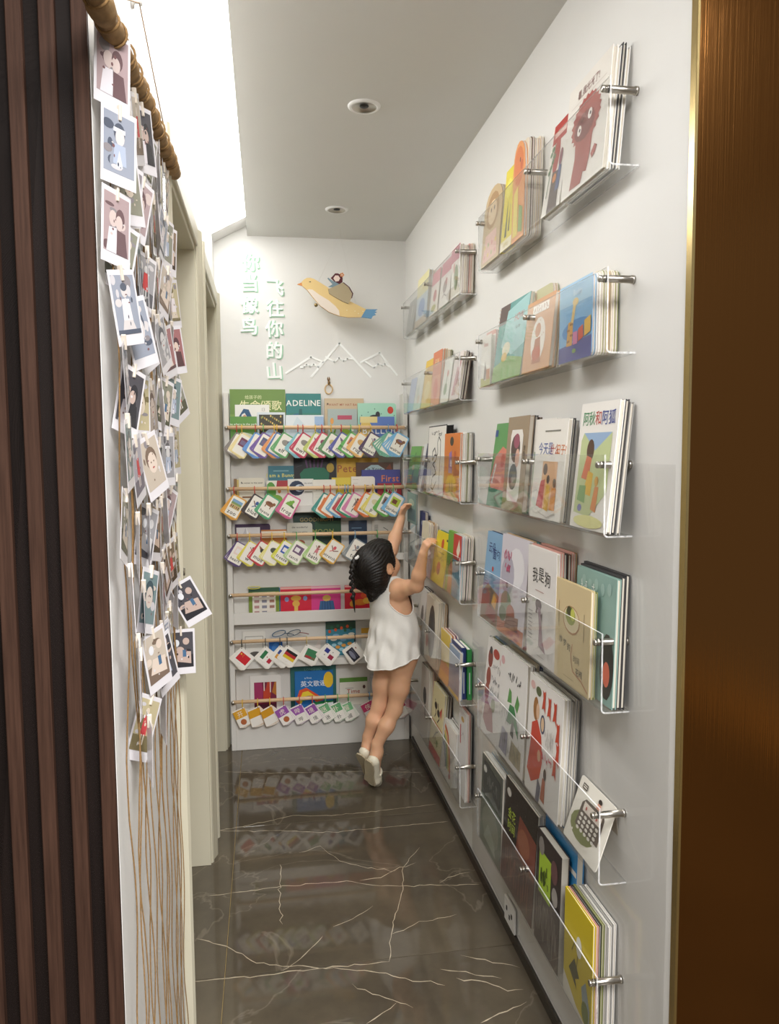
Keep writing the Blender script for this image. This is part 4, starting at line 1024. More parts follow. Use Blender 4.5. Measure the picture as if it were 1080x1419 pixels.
shelf_stack(n[0], 1.519, 1.325, 0.212, 'white book with a big shaggy brown red creature and Chinese title', 'e9e4dc', [('t', '看,我光光了!', .5, .84, .085, '7a4038'), ('r', .1, .80, .92, .805, 'cfc6bc'), shag(.5, .58, .33, .21, 'a8524a', 44, .08, 3), ('p', [(.22, .04), (.30, .3), (.28, .48), (.70, .46), (.68, .26), (.62, .1), (.54, .12), (.50, .03)], 'a8524a'), shag(.48, .54, .24, .12, '7f3d38', 30, .04, 5), ('e', .36, .53, .05, .045, 'f0ece6'), ('e', .60, .60, .05, .045, 'f0ece6'), ('e', .37, .53, .018, .016, '2a2222'), ('e', .61, .60, .018, .016, '2a2222'), ('e', .42, .60, .05, .02, '6a332f'), ('p', [(.70, .22), (.78, .28), (.84, .25), (.80, .20), (.74, .17)], 'a8524a'), ('l', [(.4, .06), (.42, .4)], .008, '964740'), ('l', [(.52, .1), (.54, .42)], .008, '964740')], 0, 'n', t=0.009, behind=B(3, 10, 3, t=.0065))
# --- second
shelf_stack(n[1], 2.100, 2.010, 0.135, 'white book with a red heading and green ground', 'ece8e0', [('r', 0, 0, 1, .16, 'b5b45c'), ('e', .5, .4, .4, .3, 'f2efe8'), ('t', 'Anna', .5, .78, .13, 'c06a52'), ('p', [(.3, .12), (.45, .5), (.6, .3), (.55, .12)], '8a8078'), ('r', .6, .12, .95, .32, 'c98a62')], 1, 'n', t=0.012, behind=B(5, 0, 3, 0, t=.0075, kind='b', dh=.012))
sp_ = shelf_stack(n[1], 1.995, 1.765, 0.197, 'spiral bound teal and green book with a coil on its left edge', '5fa3a0', [('r', 0, .75, .35, 1, '55403a'), ('p', [(.2, .45), (.3, .9), (1, 1), (1, .4), (.6, .3)], '9ac8c8'), ('p', [(0, 0), (0, .2), (.5, .3), (1, .22), (1, 0)], '7fa650'), ('t', 'HOW', .72, .72, .13, 'b8504a'), ('t', 'to be', .72, .62, .07, '3a4a4a'), ('e', .4, .4, .14, .09, 'e6dcc0'), ('e', .36, .3, .1, .06, 'd9b04a')], 1, 'n', t=0.008, behind=B(0, 11, t=.006), name='spiral_book', soft=True)
coil = MB()
for i in range(19):
    zc = 0.008 + i * 0.0102
    coil.tube([(-0.115 + 0.0055 * math.cos(a), 0.004 + 0.0065 * math.sin(a), zc) for a in [k * math.pi / 4 for k in range(8)]], 0.0009, 4, 'd9c6b8', closed=True)
c_ = coil.build('spiral_coil', PAPER, sp_)
shelf_stack(n[1], 1.752, 1.578, 0.160, 'tan book with a white oval and a white title tag', 'd2a074', [('e', .52, .42, .26, .32, 'efe9df'), ('p', [(.36, .1), (.42, .44), (.6, .46), (.68, .1)], 'b5714a'), ('e', .5, .56, .1, .1, 'c98c62'), ('e', .5, .24, .16, .1, 'c0603c'), ('r', .24, .80, .82, .92, 'f3eee6')] + scrib(.28, .82, .5, .08, 'b58a6a', 6, .012, 2) + [('e', .08 + .84 * ((i * 37) % 53) / 53, .06 + .88 * ((i * 19) % 41) / 41, .012, .008, 'b9825a') for i in range(18)], 1, 'n', t=0.010, behind=B(11, 3, 0, t=.007))
book('tall cream and olive board book rising behind the tan oval book, nearer second ledge', (0.632, 1.70, n[1] + 0.0006), -math.pi / 2, 0.10, 0.195, 0.013, 'c9c7a0', None, board=True, name='board_book')
shelf_stack(n[1], 1.519, 1.360, 0.150, 'sky blue book with a spotted giraffe, front of a thick board stack', '7fb4dc', [('r', 0, .72, 1, 1, 'a9d0ea'), ('e', .6, .38, .5, .14, '3f86c4'), ('p', [(0, 0), (0, .2), (1, .26), (1, 0)], '56589a'), ('p', [(.24, .2), (.3, .5), (.46, .52), (.42, .2)], 'd9a24a'), ('p', [(.38, .5), (.46, .74), (.54, .72), (.46, .48)], 'e3c27a'), ('e', .52, .74, .09, .05, 'e6c88a')] + [('e', .28 + .05 * (i % 4), .26 + .07 * (i // 2), .018, .016, '7a4a22') for i in range(8)] + [('r', .46, .2, .6, .36, 'd078a4'), ('p', [(.62, .22), (.78, .26), (.76, .42), (.62, .38)], 'd0543a'), ('p', [(.8, .26), (.98, .3), (.98, .5), (.8, .46)], 'e3b43e'), ('t', 'Buddy', .6, .82, .11, 'd9ecf6'), ('e', .5, .12, .06, .03, '7f9a5a')], 1, 'n', t=0.0065, behind=B(3, 0, 6, 11, 0, 6, t=.0062, kind='b', dy=-.004, dh=.004), board=True, name='board_book')
# --- third
shelf_stack(n[2], 2.041, 1.906, 0.222, 'green and salmon book with a black and white keyboard corner', '5f9a5a', [('p', [(.0, .3), (.2, .6), (.6, .72), (1, .66), (1, .2), (.3, .1)], 'd98270'), ('p', [(0, 0), (0, .22), (1, .2), (1, 0)], '3f8a66'), ('p', [(.1, .3), (.26, .52), (.34, .5), (.2, .26)], 'efeae4'), ('e', .7, .55, .12, .08, 'c9503c'), ('r', .0, .84, .18, .92, '35508a')] + [('l', [(.1 + .03 * i, .3 + .02 * i), (.18 + .03 * i, .32 + .05 * i)], .015, '2a2a2a') for i in range(4)], 2, 'n', t=0.009, behind=B(0, t=.008))
shelf_stack(n[2], 1.903, 1.745, 0.232, 'grey brown book with a white rounded panel showing a curled dark animal', 'a08c74', [('p', [(.2, .16), (.24, .1), (.72, .1), (.78, .16), (.78, .8), (.72, .86), (.24, .86), (.2, .8)], 'efeae4'), ('e', .46, .66, .22, .15, '5a4844'), ('e', .5, .74, .14, .08, 'a0566a'), ('e', .58, .56, .1, .1, 'e0b4a0'), ('e', .44, .36, .2, .14, '6a625c'), ('e', .5, .32, .12, .08, '8a8078'), ('r', 0, 0, 1, .09, '8f8352'), ('v', '金鱼花', .88, .7, .06, '4a3c30')], 2, 'n', t=0.012, spine='4a382e', behind=B(10, 2, t=.008))
shelf_stack(n[2], 1.741, 1.605, 0.222, 'white book with a red seal half hidden behind the birthday question book', 'ece8e2', [('r', .12, .78, .24, .90, 'b8342e'), ('r', .05, .3, .3, .66, '9ab08a'), ('p', [(.05, 0), (.05, .3), (.3, .34), (.3, 0)], 'c06a42')], 2, 'n', t=0.008, dx=0.016, lean=0.075)
shelf_stack(n[2], 1.690, 1.509, 0.216, 'white picture book with coloured Chinese question title and orange scene', 'efebe4', [('t', '今天是', .36, .66, .135, '3f55a0'), ('t', '什么', .66, .66, .115, 'b5483c'), ('t', '日子?', .87, .66, .11, 'd97a32'), ('r', .3, .88, .8, .895, '8a867e'), ('r', .32, .10, .80, .58, 'e3b184'), ('p', [(.2, .12), (.3, .38), (.44, .4), (.42, .1)], 'c83a46'), ('e', .42, .5, .07, .06, '5a4030'), ('p', [(.46, .1), (.5, .36), (.62, .34), (.6, .08)], 'e3b23a'), ('e', .54, .4, .05, .045, '4a3a34'), ('p', [(.66, .1), (.68, .32), (.82, .32), (.82, .1)], 'd98a32'), ('e', .75, .37, .05, .045, '5a4a3a'), ('l', [(.3, .06), (.6, .02), (.85, .08)], .015, 'cfc9c0')], 2, 'n', t=0.009, behind=B(10, 1, t=.0055), lean=0.09)
shelf_stack(n[2], 1.453, 1.287, 0.240, 'white picture book with large multicoloured Chinese title and children walking', 'f0ece6', [('t', '阿', .16, .83, .12, '3f8f5a'), ('t', '秋', .33, .83, .12, '3f8f5a'), ('t', '和', .5, .83, .12, 'c04a42'), ('t', '阿', .67, .83, .12, '3a4f9c'), ('t', '狐', .85, .83, .12, '3a4f9c'), ('p', [(.08, .12), (.1, .7), (.16, .76), (.9, .76), (.9, .3), (.5, .1)], 'c4cf9a'), ('p', [(.5, .62), (.9, .76), (.5, .76), (.16, .76)], '9ab6d8'), ('e', .38, .62, .1, .09, '5a4032'), ('p', [(.2, .4), (.3, .58), (.44, .56), (.4, .38)], 'd9704a'), ('p', [(.3, .28), (.38, .46), (.52, .44), (.5, .26)], 'e6b83e'), ('p', [(.14, .22), (.18, .34), (.36, .34), (.36, .2)], '7fa66a'), ('e', .24, .16, .06, .03, '7a7ab0'), ('p', [(.54, .16), (.6, .34), (.7, .34), (.68, .14)], 'd98a52'), ('e', .63, .38, .05, .04, 'd9a24a'), ('e', .5, .06, .4, .05, 'e6e3a0')], 2, 'n', t=0.009, behind=B(10, 1, t=.007))
# --- fourth
shelf_stack(n[3], 2.100, 1.945, 0.245, 'painted blue picture book with dark blue title and brown rooftops', '86b0d4', [('r', 0, 0, 1, .3, '8a6a50'), ('p', [(0, .3), (.3, .42), (1, .34), (1, .2), (0, .2)], '7f6a5a'), ('t', '云朵', .36, .78, .13, '2a3c7a'), ('t', '面包', .64, .72, .13, '2a3c7a'), ('e', .5, .60, .05, .03, 'c04a42'), ('p', [(.6, .22), (.7, .34), (.9, .3), (.85, .18)], 'dfa23a'), ('p', [(.3, .06), (.4, .2), (.9, .16), (.9, .04)], '9a4038')] + lines(.1, .3, .5, .03, 6, '5a7a9c', .008), 3, 'n', t=0.010, behind=B(7, 4, t=.007))
shelf_stack(n[3], 1.942, 1.735, 0.255, 'misty white and lilac picture book with pink script', 'd9d4de', [('e', .6, .7, .3, .2, 'e9e7ec'), ('e', .3, .6, .25, .2, 'b9b4c4'), ('e', .3, .5, .05, .03, '6a5a6a'), ('r', 0, 0, 1, .14, 'c98064'), ('e', .3, .32, .2, .12, '8a9a80'), ('e', .5, .24, .16, .09, 'b0604a'), ('e', .2, .2, .14, .08, '6a7a5a'), ('p', [(.3, .08), (.35, .2), (.8, .24), (.8, .1)], '8a5a42')] + scrib(.12, .74, .3, .12, 'cc5a7c', 5, .02, 4) + scrib(.18, .62, .22, .1, 'cc5a7c', 4, .02, 5), 3, 'n', t=0.010, behind=B(11, 4, 2, t=.0065))
shelf_stack(n[3], 1.704, 1.528, 0.255, 'white book with black handwritten title and a tall thin mauve dog', 'ebe7e4', [('t', '我', .28, .70, .14, '22201f'), ('t', '是', .50, .72, .14, '22201f'), ('t', '狗', .72, .70, .14, '22201f'), ('e', .42, .50, .11, .05, '5a4048'), ('p', [(.32, .42), (.36, .52), (.40, .52), (.38, .42)], '5a4048'), ('p', [(.40, .48), (.50, .48), (.58, .2), (.66, .14), (.68, .10), (.44, .14), (.46, .3)], 'a08490'), ('p', [(.5, .42), (.56, .44), (.56, .36)], '5a4048'), ('r', .3, .62, .6, .625, 'b07a72'), ('r', .4, .05, .65, .055, 'a8a4a0')] + lines(.06, .22, .42, .035, 8, 'a8a4a4', .009), 3, 'n', t=0.008, behind=B(5, 10, 2, 5, 11, t=.0068, dh=.002))
shelf_stack(n[3], 1.470, 1.290, 0.240, 'pale teal picture book with white title behind the beige plate book', '8fb0a8', [('t', '糖', .2, .80, .13, 'eef2ee'), ('t', '球', .42, .79, .13, 'eef2ee'), ('e', .84, .3, .16, .26, '3a3a3a'), ('e', .84, .24, .08, .1, 'd9705a')] + [('e', .2 + .16 * (i % 5), .90 - .02 * (i % 2), .05, .05, '9fbdb6') for i in range(5)], 3, 'n', t=0.008, dx=0.018, lean=0.03, behind=[(-.004, 0, .004, .0075, 10, 'p'), (-.008, 0, .008, .0075, 10, 'p')])
shelf_stack(n[3], 1.530, 1.353, 0.208, 'beige book with a drawn plate of green food and thin handwriting', 'dcc89c', [('e', .48, .64, .24, .14, 'b98a62'), ('e', .48, .645, .22, .125, 'e6d8b4'), ('e', .46, .68, .14, .09, '8f9a3c'), ('e', .42, .72, .07, .05, '4a4a2a'), ('e', .52, .70, .06, .06, 'c9cc5a'), ('l', [(.12, .56), (.12, .78)], .012, '8a7452'), ('l', [(.84, .5), (.84, .76)], .012, '8a7452'), ('l', [(.54, .42), (.5, .3), (.56, .16), (.8, .12), (.98, .05)], .014, 'c07a5a'), ('t', '炒', .2, .38, .08, '4a4238'), ('t', '梦', .32, .36, .08, '4a4238'), ('t', '的', .44, .34, .08, '4a4238'), ('t', '时间', .66, .26, .075, '4a4238'), ('t', '花椒', .74, .15, .08, '4a4238'), ('r', .3, .07, .6, .075, 'a8946a')], 3, 'n', t=0.007, lean=0.02, z_up=0.0, behind=[(-.006, 0, -.002, .005, 6, 'p')])
# --- fifth
shelf_stack(n[4], 2.095, 1.941, 0.270, 'white book with red and grey badger like animals down its left side', 'efecea', [('e', .24, .80, .14, .1, '8a3a30'), ('e', .24, .88, .08, .04, '3a3634'), ('e', .56, .88, .18, .05, 'b8402e'), ('e', .22, .60, .13, .1, '9a4a3a'), ('e', .2, .44, .13, .09, 'a8584a'), ('p', [(.1, .14), (.16, .38), (.6, .3), (.75, .1), (.4, .06)], 'b07a7a'), ('e', .86, .84, .06, .04, 'd9a0a8'), ('e', .62, .36, .12, .07, 'a0aa8a')] + sum([scrib(.4, .70 - .12 * i, .5, .08, '8a8a90', 5, .014, i) for i in range(3)], []), 4, 'n', t=0.009, behind=B(6, 8, t=.007))
shelf_stack(n[4], 1.938, 1.730, 0.283, 'white book with a green leafy creature over grey sketches', 'f0eeec', [('e', .1, .88, .07, .04, 'e3b4b8'), ('p', [(.34, .54), (.4, .68), (.48, .66), (.5, .56)], '5fa052'), ('p', [(.62, .56), (.7, .68), (.78, .62), (.72, .52)], '5fa052'), ('p', [(.34, .36), (.44, .54), (.6, .55), (.74, .42), (.8, .3), (.6, .4), (.46, .36)], '3f8a52'), ('p', [(.5, .28), (.54, .4), (.62, .4), (.62, .26)], '5a5a58'), ('p', [(.08, .05), (.2, .28), (.42, .26), (.4, .04)], 'a8a4b8'), ('p', [(.5, .05), (.56, .24), (.92, .22), (.92, .05)], 'b9ae90')] + scrib(.32, .75, .5, .09, '3a3836', 7, .014, 11) + scrib(.05, .3, .8, .2, '8a8884', 12, .008, 13) + scrib(.1, .05, .8, .22, '77756f', 14, .008, 15), 4, 'n', t=0.009, behind=B(3, 1, 0, 7, t=.006, dh=.0))
shelf_stack(n[4], 1.712, 1.503, 0.275, 'white book with a tall red dress figure and small red figures', 'f2efec', [('p', [(.05, .18), (.12, .4), (.14, .6), (.3, .66), (.44, .55), (.5, .35), (.44, .2), (.2, .1)], 'd0462e'), ('e', .24, .74, .08, .1, 'a5713a'), ('e', .3, .73, .05, .07, 'e6c0a0'), ('e', .46, .66, .07, .08, '4a4c6a'), ('e', .46, .66, .045, .06, 'e6c8a4'), ('e', .4, .38, .05, .05, 'e0b090'), ('e', .3, .9, .08, .04, '5f6a44'), ('e', .12, .92, .07, .035, 'e3bcb8'), ('p', [(.5, .05), (.54, .24), (.62, .24), (.62, .04)], 'b5603c'), ('e', .6, .28, .04, .05, '4a3830'), ('p', [(.36, .0), (.4, .2), (.5, .14), (.46, 0)], '6a6a7a')] + [('p', [(x, z), (x + .03, z + .1), (x + .01, z + .16), (x + .06, z + .15), (x + .09, z + .17), (x + .09, z + .06), (x + .1, z - .02), (x + .06, z + .02)], 'cc4a30') for x, z in ((.42, .78), (.58, .76), (.74, .76), (.84, .62), (.86, .46), (.8, .34))] + scrib(.55, .5, .26, .18, 'b0aca8', 10, .006, 21) + scrib(.5, .38, .3, .07, 'c83a5a', 5, .014, 22), 4, 'n', t=0.009, behind=B(3, 1, 3, 1, t=.006))
# --- desk calendar card on the fifth ledge
ca = thing('desk_calendar', 'white card with a drawn cash register, near end of the nearer fifth ledge', 'calendar', (0.6005, 1.400, n[4] + 0.0008), (-0.33, 0, -math.pi / 2))
w_, h_ = 0.160, 0.130
it = [('e', .42, .34, .36, .22, '7d8450'), ('p', [(.2, .3), (.22, .66), (.3, .74), (.8, .76), (.84, .7), (.86, .3)], '5d5048'), ('r', .28, .56, .78, .70, 'e3d8cc')] + [('e', .30 + .11 * (i % 5), .50 - .07 * (i // 5), .04, .025, 'e9e4da') for i in range(20)] + [('r', .12, .84, .26, .93, '5a544c'), ('r', .14, .86, .24, .88, 'dcd6cc'), ('r', .14, .895, .24, .91, 'dcd6cc'), ('e', .64, .88, .05, .04, '3a302c'), ('p', [(.58, .76), (.6, .85), (.68, .85), (.7, .76)], 'd9a08c'), ('e', .2, .2, .02, .02, 'ece6dc'), ('e', .66, .12, .02, .02, 'ece6dc'), ('e', .38, .63, .02, .03, 'b8524a'), ('e', .54, .63, .02, .03, 'b8524a'), ('e', .68, .63, .02, .03, 'b8524a')]
MB().prism(rrect(-w_ / 2, 0, w_ / 2, h_, 0.006), 'y', 0, 0.0015, 'ece7dc').build('card', PAPER, ca)
art(MB(), it, w_, h_, -0.0004).build('card_print', PAPER, ca)
c3, s3 = math.cos(0.33), math.sin(0.33)
fl_ = MB()
def flap(x, d, e):   # hinged at the top edge of the card, hangs back towards the wall
    a = 0.42
    return (x, 0.0016 + d * math.sin(a) + e, h_ - 0.003 - d * math.cos(a))
fl_.add([flap(-w_ * .46, 0, 0), flap(w_ * .46, 0, 0), flap(w_ * .46, .055, 0), flap(-w_ * .46, .055, 0), flap(-w_ * .46, 0, .0014), flap(w_ * .46, 0, .0014), flap(w_ * .46, .055, .0014), flap(-w_ * .46, .055, .0014)], [(0, 1, 2, 3), (7, 6, 5, 4), (3, 2, 6, 7), (0, 3, 7, 4), (1, 5, 6, 2)], 'b9b0a4')
fl_.build('prop_flap', MATTE, ca)
# --- lowest
shelf_stack(n[5], 2.100, 1.906, 0.255, 'grey green magazine front of a pale stack', '5c605a', [('r', 0, 0, 1, .55, '7a8478'), ('e', .5, .3, .4, .22, '9aa090'), ('p', [(.1, .55), (.5, .7), (.9, .6), (.9, .9), (.1, .95)], '4a4c4a'), ('e', .18, .86, .08, .04, 'c9cac6'), ('p', [(.2, .1), (.4, .3), (.7, .2), (.8, .05)], 'b0b8a8')] + scrib(.3, .7, .5, .14, '8a8c86', 8, .02, 31), 5, 'n', t=0.006, soft=True, behind=B(3, 1, 3, 8, 3, t=.0062, kind='m'), name='magazine')
shelf_stack(n[5], 1.899, 1.657, 0.272, 'black and rust magazine with lime lettering', '302a28', [('p', [(.4, .3), (.5, .8), (1, .75), (1, .3)], '7a4436'), ('p', [(0, 0), (0, .5), (.5, .42), (1, .4), (1, 0)], '5a3c36'), ('t', '金花', .26, .66, .11, 'b5c84a'), ('t', '时间', .26, .54, .11, 'b5c84a'), ('e', .14, .88, .07, .04, 'c9c4be'), ('e', .66, .6, .18, .12, '8f5a44')] + scrib(.1, .05, .8, .35, '8a5a50', 12, .02, 33), 5, 'n', t=0.006, soft=True, behind=B(3, 3, 10, 3, t=.0062, kind='m'), name='magazine')
shelf_stack(n[5], 1.652, 1.470, 0.285, 'bright blue hardback with a red ribbon behind the lime label book', '2f86c4', [('r', .0, .0, .2, 1, '2a78b4'), ('r', .2, .8, 1, .84, 'e9e6e0')], 5, 'n', t=0.016, dx=0.024, lean=0.03, spine='2570ac')
shelf_stack(n[5], 1.638, 1.494, 0.262, 'thick dark photo book with a lime green label', '38302f', [('p', [(0, .0), (0, .5), (1, .46), (1, 0)], '4a403e'), ('r', .12, .46, .62, .84, 'a8c83a'), ('e', .2, .88, .12, .08, '8a8480'), ('e', .75, .8, .14, .1, '6a4a4a'), ('e', .8, .6, .12, .08, 'a09a96')] + scrib(.05, .05, .9, .4, '8a807c', 18, .02, 41) + scrib(.2, .56, .36, .2, '4a5a20', 6, .03, 42), 5, 'n', t=0.0185, lean=0.03)
shelf_stack(n[5], 1.459, 1.320, 0.222, 'yellow card book with a dark crane drawing, front of a pale stack', 'd3bd22', [('p', [(0, 0), (0, .2), (.5, .04), (.9, .0)], 'e3e0d4'), ('p', [(.2, .3), (.4, .46), (.58, .34), (.44, .28), (.5, .2)], '4a4a26'), ('l', [(.3, .5), (.4, .62), (.52, .56), (.48, .4)], .02, '6a6224'), ('e', .55, .62, .1, .1, 'e9e9e0'), ('p', [(.66, .3), (.8, .4), (.95, .2), (.95, .02), (.75, .06)], '93a3a8'), ('e', .8, .12, .12, .1, '6a7a3a')], 5, 'n', t=0.006, behind=[(-.002, 0, -.002, .0052, 5, 'p'), (-.003, 0, 0, .005, 10, 'p'), (-.002, 0, .002, .005, 6, 'p')] + B(1, 3, 1, 3, t=.0052), lean=0.01)

# --- farther column
n = ZF
D_ = [(3.265, 3.102, .140, 'pale grey book in the corner', 'a4a6a4', [('r', .5, .4, .6, .8, 'd8d8d4')], .012, B(3, t=.01)),
      (3.050, 2.838, .188, 'pale blue and yellow book', 'c9d6e0', [('r', 0, .6, 1, 1, 'e6dfae'), ('t', 'Oh', .6, .68, .16, 'd9c23a'), ('e', .5, .35, .3, .18, '7f9fd0'), ('r', 0, 0, 1, .14, 'c9b9a4')], .012, B(0, 1, t=.01)),
      (2.784, 2.655, .152, 'white book with a pink heading and red animal, third from the corner', 'eeeae2', [('r', 0, .7, 1, 1, 'd98a96'), ('e', .55, .42, .2, .14, 'c05a5a'), ('e', .5, .14, .3, .08, 'b5b45c')], .012, B(3, 0, t=.009)),
      (2.631, 2.486, .152, 'white book with a pink heading and grey animal, fourth from the corner', 'ece8e2', [('r', 0, .7, 1, 1, 'd08090'), ('e', .5, .42, .2, .14, '9a8a84'), ('e', .6, .52, .1, .08, 'b5605a'), ('l', [(.3, .2), (.5, .26), (.7, .18)], .03, '7a6a64')], .012, B(0, 3, t=.009)),
      (2.454, 2.345, .153, 'white book with pink heading and green tree, near end', 'f0ece4', [('r', 0, .72, 1, 1, 'cc7a8c'), ('e', .6, .38, .24, .26, '7f946a'), ('e', .36, .6, .1, .1, 'd9a09a'), ('r', .0, .98, 1, 1, 'b0304a')], .007, B(3, 0, 1, 5, 0, t=.0066, kind='b', dy=-.006))]
for y0, y1, h, lb, c, it, t, bh in D_:
    shelf_stack(n[0], y0, y1, h, lb, c, it, 0, 'f', t=t, behind=bh)
D_ = [(3.235, 3.115, .140, 'periwinkle blue thin book in the corner', 'aebfe0', [('r', 0, 0, .2, 1, '9ab0d8')], .012, []),
      (3.105, 2.965, .144, 'pale mint book with soft spots', 'dfe3dc', [('e', .4, .5, .2, .2, 'c4cfc4'), ('e', .6, .3, .2, .12, 'd9c8b0')], .012, []),
      (2.948, 2.778, .182, 'golden yellow book with orange capital strokes', 'e6c24a', [('t', 'YOU', .5, .72, .2, 'd98a2e'), ('e', .5, .35, .3, .2, 'ecd88a')], .012, B(9, t=.01)),
      (2.764, 2.625, .190, 'orange red book with cream title', 'd9805a', [('t', 'FUN', .5, .74, .17, 'f0dcae'), ('r', 0, 0, 1, .55, 'e09a78'), ('e', .5, .3, .26, .2, 'd9694a')], .009, B(11, 0, 6, t=.008)),
      (2.612, 2.497, .147, 'white narrow book with a green plant', 'e9ebe2', [('e', .5, .3, .2, .14, '7f9a6a'), ('l', [(.5, .3), (.55, .6)], .05, '5f7f52'), ('e', .6, .66, .1, .08, 'd98a7a')], .010, B(3, 1, t=.008)),
      (2.475, 2.365, .152, 'white book with pale red strokes, at the near end', 'e6dcd8', [('p', [(.2, .1), (.5, .7), (.6, .66), (.4, .1)], 'd0909a'), ('p', [(.5, .3), (.8, .9), (.9, .85), (.7, .3)], 'c4848a'), ('t', 'SO', .5, .1, .15, 'c05a62')], .009, B(10, 2, t=.008))]
for y0, y1, h, lb, c, it, t, bh in D_:
    shelf_stack(n[1], y0, y1, h, lb, c, it, 1, 'f', t=t, behind=bh)
D_ = [(3.262, 3.045, .178, 'green picture book with a thin dark figure in the corner', '6fae52', [('r', 0, 0, 1, .3, '5a8a44'), ('l', [(.5, .25), (.55, .85)], .05, '34502e'), ('e', .45, .5, .12, .06, 'd9b08a'), ('p', [(.3, .1), (.45, .4), (.6, .1)], '3f5a3a')], .012, B(6, t=.01)),
      (3.013, 2.96, .188, 'thin white book with a spotted spine edge', 'e3e3e6', [('e', .5, .6, .2, .05, '8a6a5a'), ('e', .5, .3, .2, .05, '5a6a8a')], .012, []),
      (2.955, 2.912, .190, 'thin navy book beside the spotted spine book', '34385c', [('e', .5, .2, .2, .05, 'a05a4a')], .012, []),
      (2.906, 2.864, .186, 'thin slate book beside the line drawing book', '6a6c7a', [('e', .5, .3, .2, .05, 'c9a45a')], .012, [])]
for y0, y1, h, lb, c, it, t, bh in D_:
    shelf_stack(n[2], y0, y1, h, lb, c, it, 2, 'f', t=t, behind=bh)
shelf_stack(n[2], 2.855, 2.565, .250, 'white book with a black line drawing and black edges', '1d1c1d', [('r', .02, .02, .985, .985, 'efece6'), ('l', [(.58, .2), (.42, .08), (.3, .1), (.36, .26), (.56, .32), (.46, .40), (.34, .44), (.5, .5), (.56, .56), (.44, .58), (.32, .5), (.3, .62), (.42, .68), (.54, .56), (.6, .6), (.56, .76), (.62, .84), (.72, .78), (.74, .56), (.74, .1)], .022, '1d1c1d'), ('l', [(.2, .06), (.24, .4)], .012, '1d1c1d')] + scrib(.2, .84, .6, .09, '1d1c1d', 7, .014, 51), 2, 'f', t=0.024, pages='1d1c1d', lean=0.06)
shelf_stack(n[2], 2.560, 2.354, .217, 'orange picture book with a purple figure and yellow flowers', 'dd7f35', [('p', [(.3, .4), (.34, .7), (.5, .74), (.56, .4)], '9a76b4'), ('e', .5, .88, .12, .07, '3a3226'), ('p', [(.1, 0), (.16, .26), (.3, .36), (.6, .38), (.8, .3), (.9, 0)], 'e6b22e'), ('r', .42, .5, .54, .6, 'e9dfe6'), ('e', .72, .68, .08, .06, 'c9602e'), ('l', [(.4, .1), (.45, .3)], .02, '5a4a22'), ('l', [(.6, .08), (.56, .3)], .02, '5a4a22'), ('r', .0, .0, 1, .05, 'efd8b8')], 2, 'f', t=0.008, behind=B(3, 3, 6, 3, 1, t=.0062, dy=-.006))
# fourth far ledge
shelf_stack(n[3], 3.096, 2.992, .232, 'navy hardback standing at the back corner', '2c3570', [('e', .5, .8, .2, .04, '8a8fb8')], 3, 'f', t=0.014, dx=.02, lean=.03)
shelf_stack(n[3], 2.976, 2.853, .200, 'cream board book, front of a small stack near the hands', 'e3dcc4', [('e', .5, .5, .3, .2, 'd0c6a8')], 3, 'f', t=0.007, behind=B(0, 0, 11, 0, t=.0065, kind='b'), board=True, name='board_book')
shelf_stack(n[3], 2.842, 2.782, .120, 'small pale pink book just behind the child hand', 'dfb4b0', [('r', .1, .6, .9, .64, 'f3e9e4'), ('e', .5, .3, .3, .14, 'cf9c98')], 3, 'f', t=0.012, lean=.05)
shelf_stack(n[3], 2.773, 2.580, .185, 'bright yellow book with small red figures', 'ecd61c', [('e', .56, .78, .1, .1, 'cc4a28'), ('e', .5, .3, .14, .13, 'd0522a'), ('e', .54, .24, .06, .06, '8a2f1c'), ('r', .3, .6, .8, .61, '5a5222'), ('r', .82, .86, .94, .9, '4a4420')] + scrib(.15, .45, .7, .1, '6a6220', 7, .012, 61) + scrib(.12, .1, .2, .3, '8a8024', 5, .012, 62), 3, 'f', t=0.009, behind=B(4, t=.008))
shelf_stack(n[3], 2.570, 2.460, .206, 'leaf green book with a tan hand shape', '74ae3e', [('p', [(.3, 0), (.36, .4), (.6, .6), (.85, .4), (.8, 0)], 'c08a5c'), ('l', [(.3, .3), (.2, .5)], .06, 'c08a5c'), ('e', .6, .45, .12, .06, '9a4a34')], 3, 'f', t=0.012, dx=.006, lean=.08)
shelf_stack(n[3], 2.450, 2.345, .206, 'red and blue board book with pale kite, near end', '6fa6be', [('r', 0, .6, 1, 1, 'cf3f36'), ('p', [(.4, .74), (.7, .94), (.85, .78), (.6, .62)], 'f0e6d0')] + [('r', 0, .08 + .12 * i, 1, .09 + .12 * i, '4f88a2') for i in range(5)], 3, 'f', t=0.009, board=True, name='board_book', behind=B(0, 10, 0, t=.009, kind='b'))
# fifth far ledge
shelf_stack(n[4], 3.058, 2.945, .248, 'white sketch book standing behind the child', 'e6e3dd', [('e', .5, .6, .2, .14, '8a857e'), ('l', [(.3, .4), (.5, .5), (.7, .34)], .03, '6a665f')], 4, 'f', t=0.010, behind=B(10, t=.012))
shelf_stack(n[4], 2.90, 2.70, .250, 'cream book with a dark oval frame', 'e3dac8', [('e', .55, .5, .28, .4, '4a3c30'), ('e', .55, .5, .16, .28, '2a221c'), ('e', .2, .3, .1, .1, 'c06a5a')], 4, 'f', t=0.008, behind=B(0, 3, 11, t=.008))
shelf_stack(n[4], 2.640, 2.503, .170, 'orange board book, front of the yellow red and violet stack', 'd98a4a', [('e', .5, .55, .3, .2, 'e0603a'), ('e', .55, .6, .1, .08, 'efd0a8'), ('r', 0, 0, 1, .2, 'e6a23a')], 4, 'f', t=0.008, board=True, name='board_book')
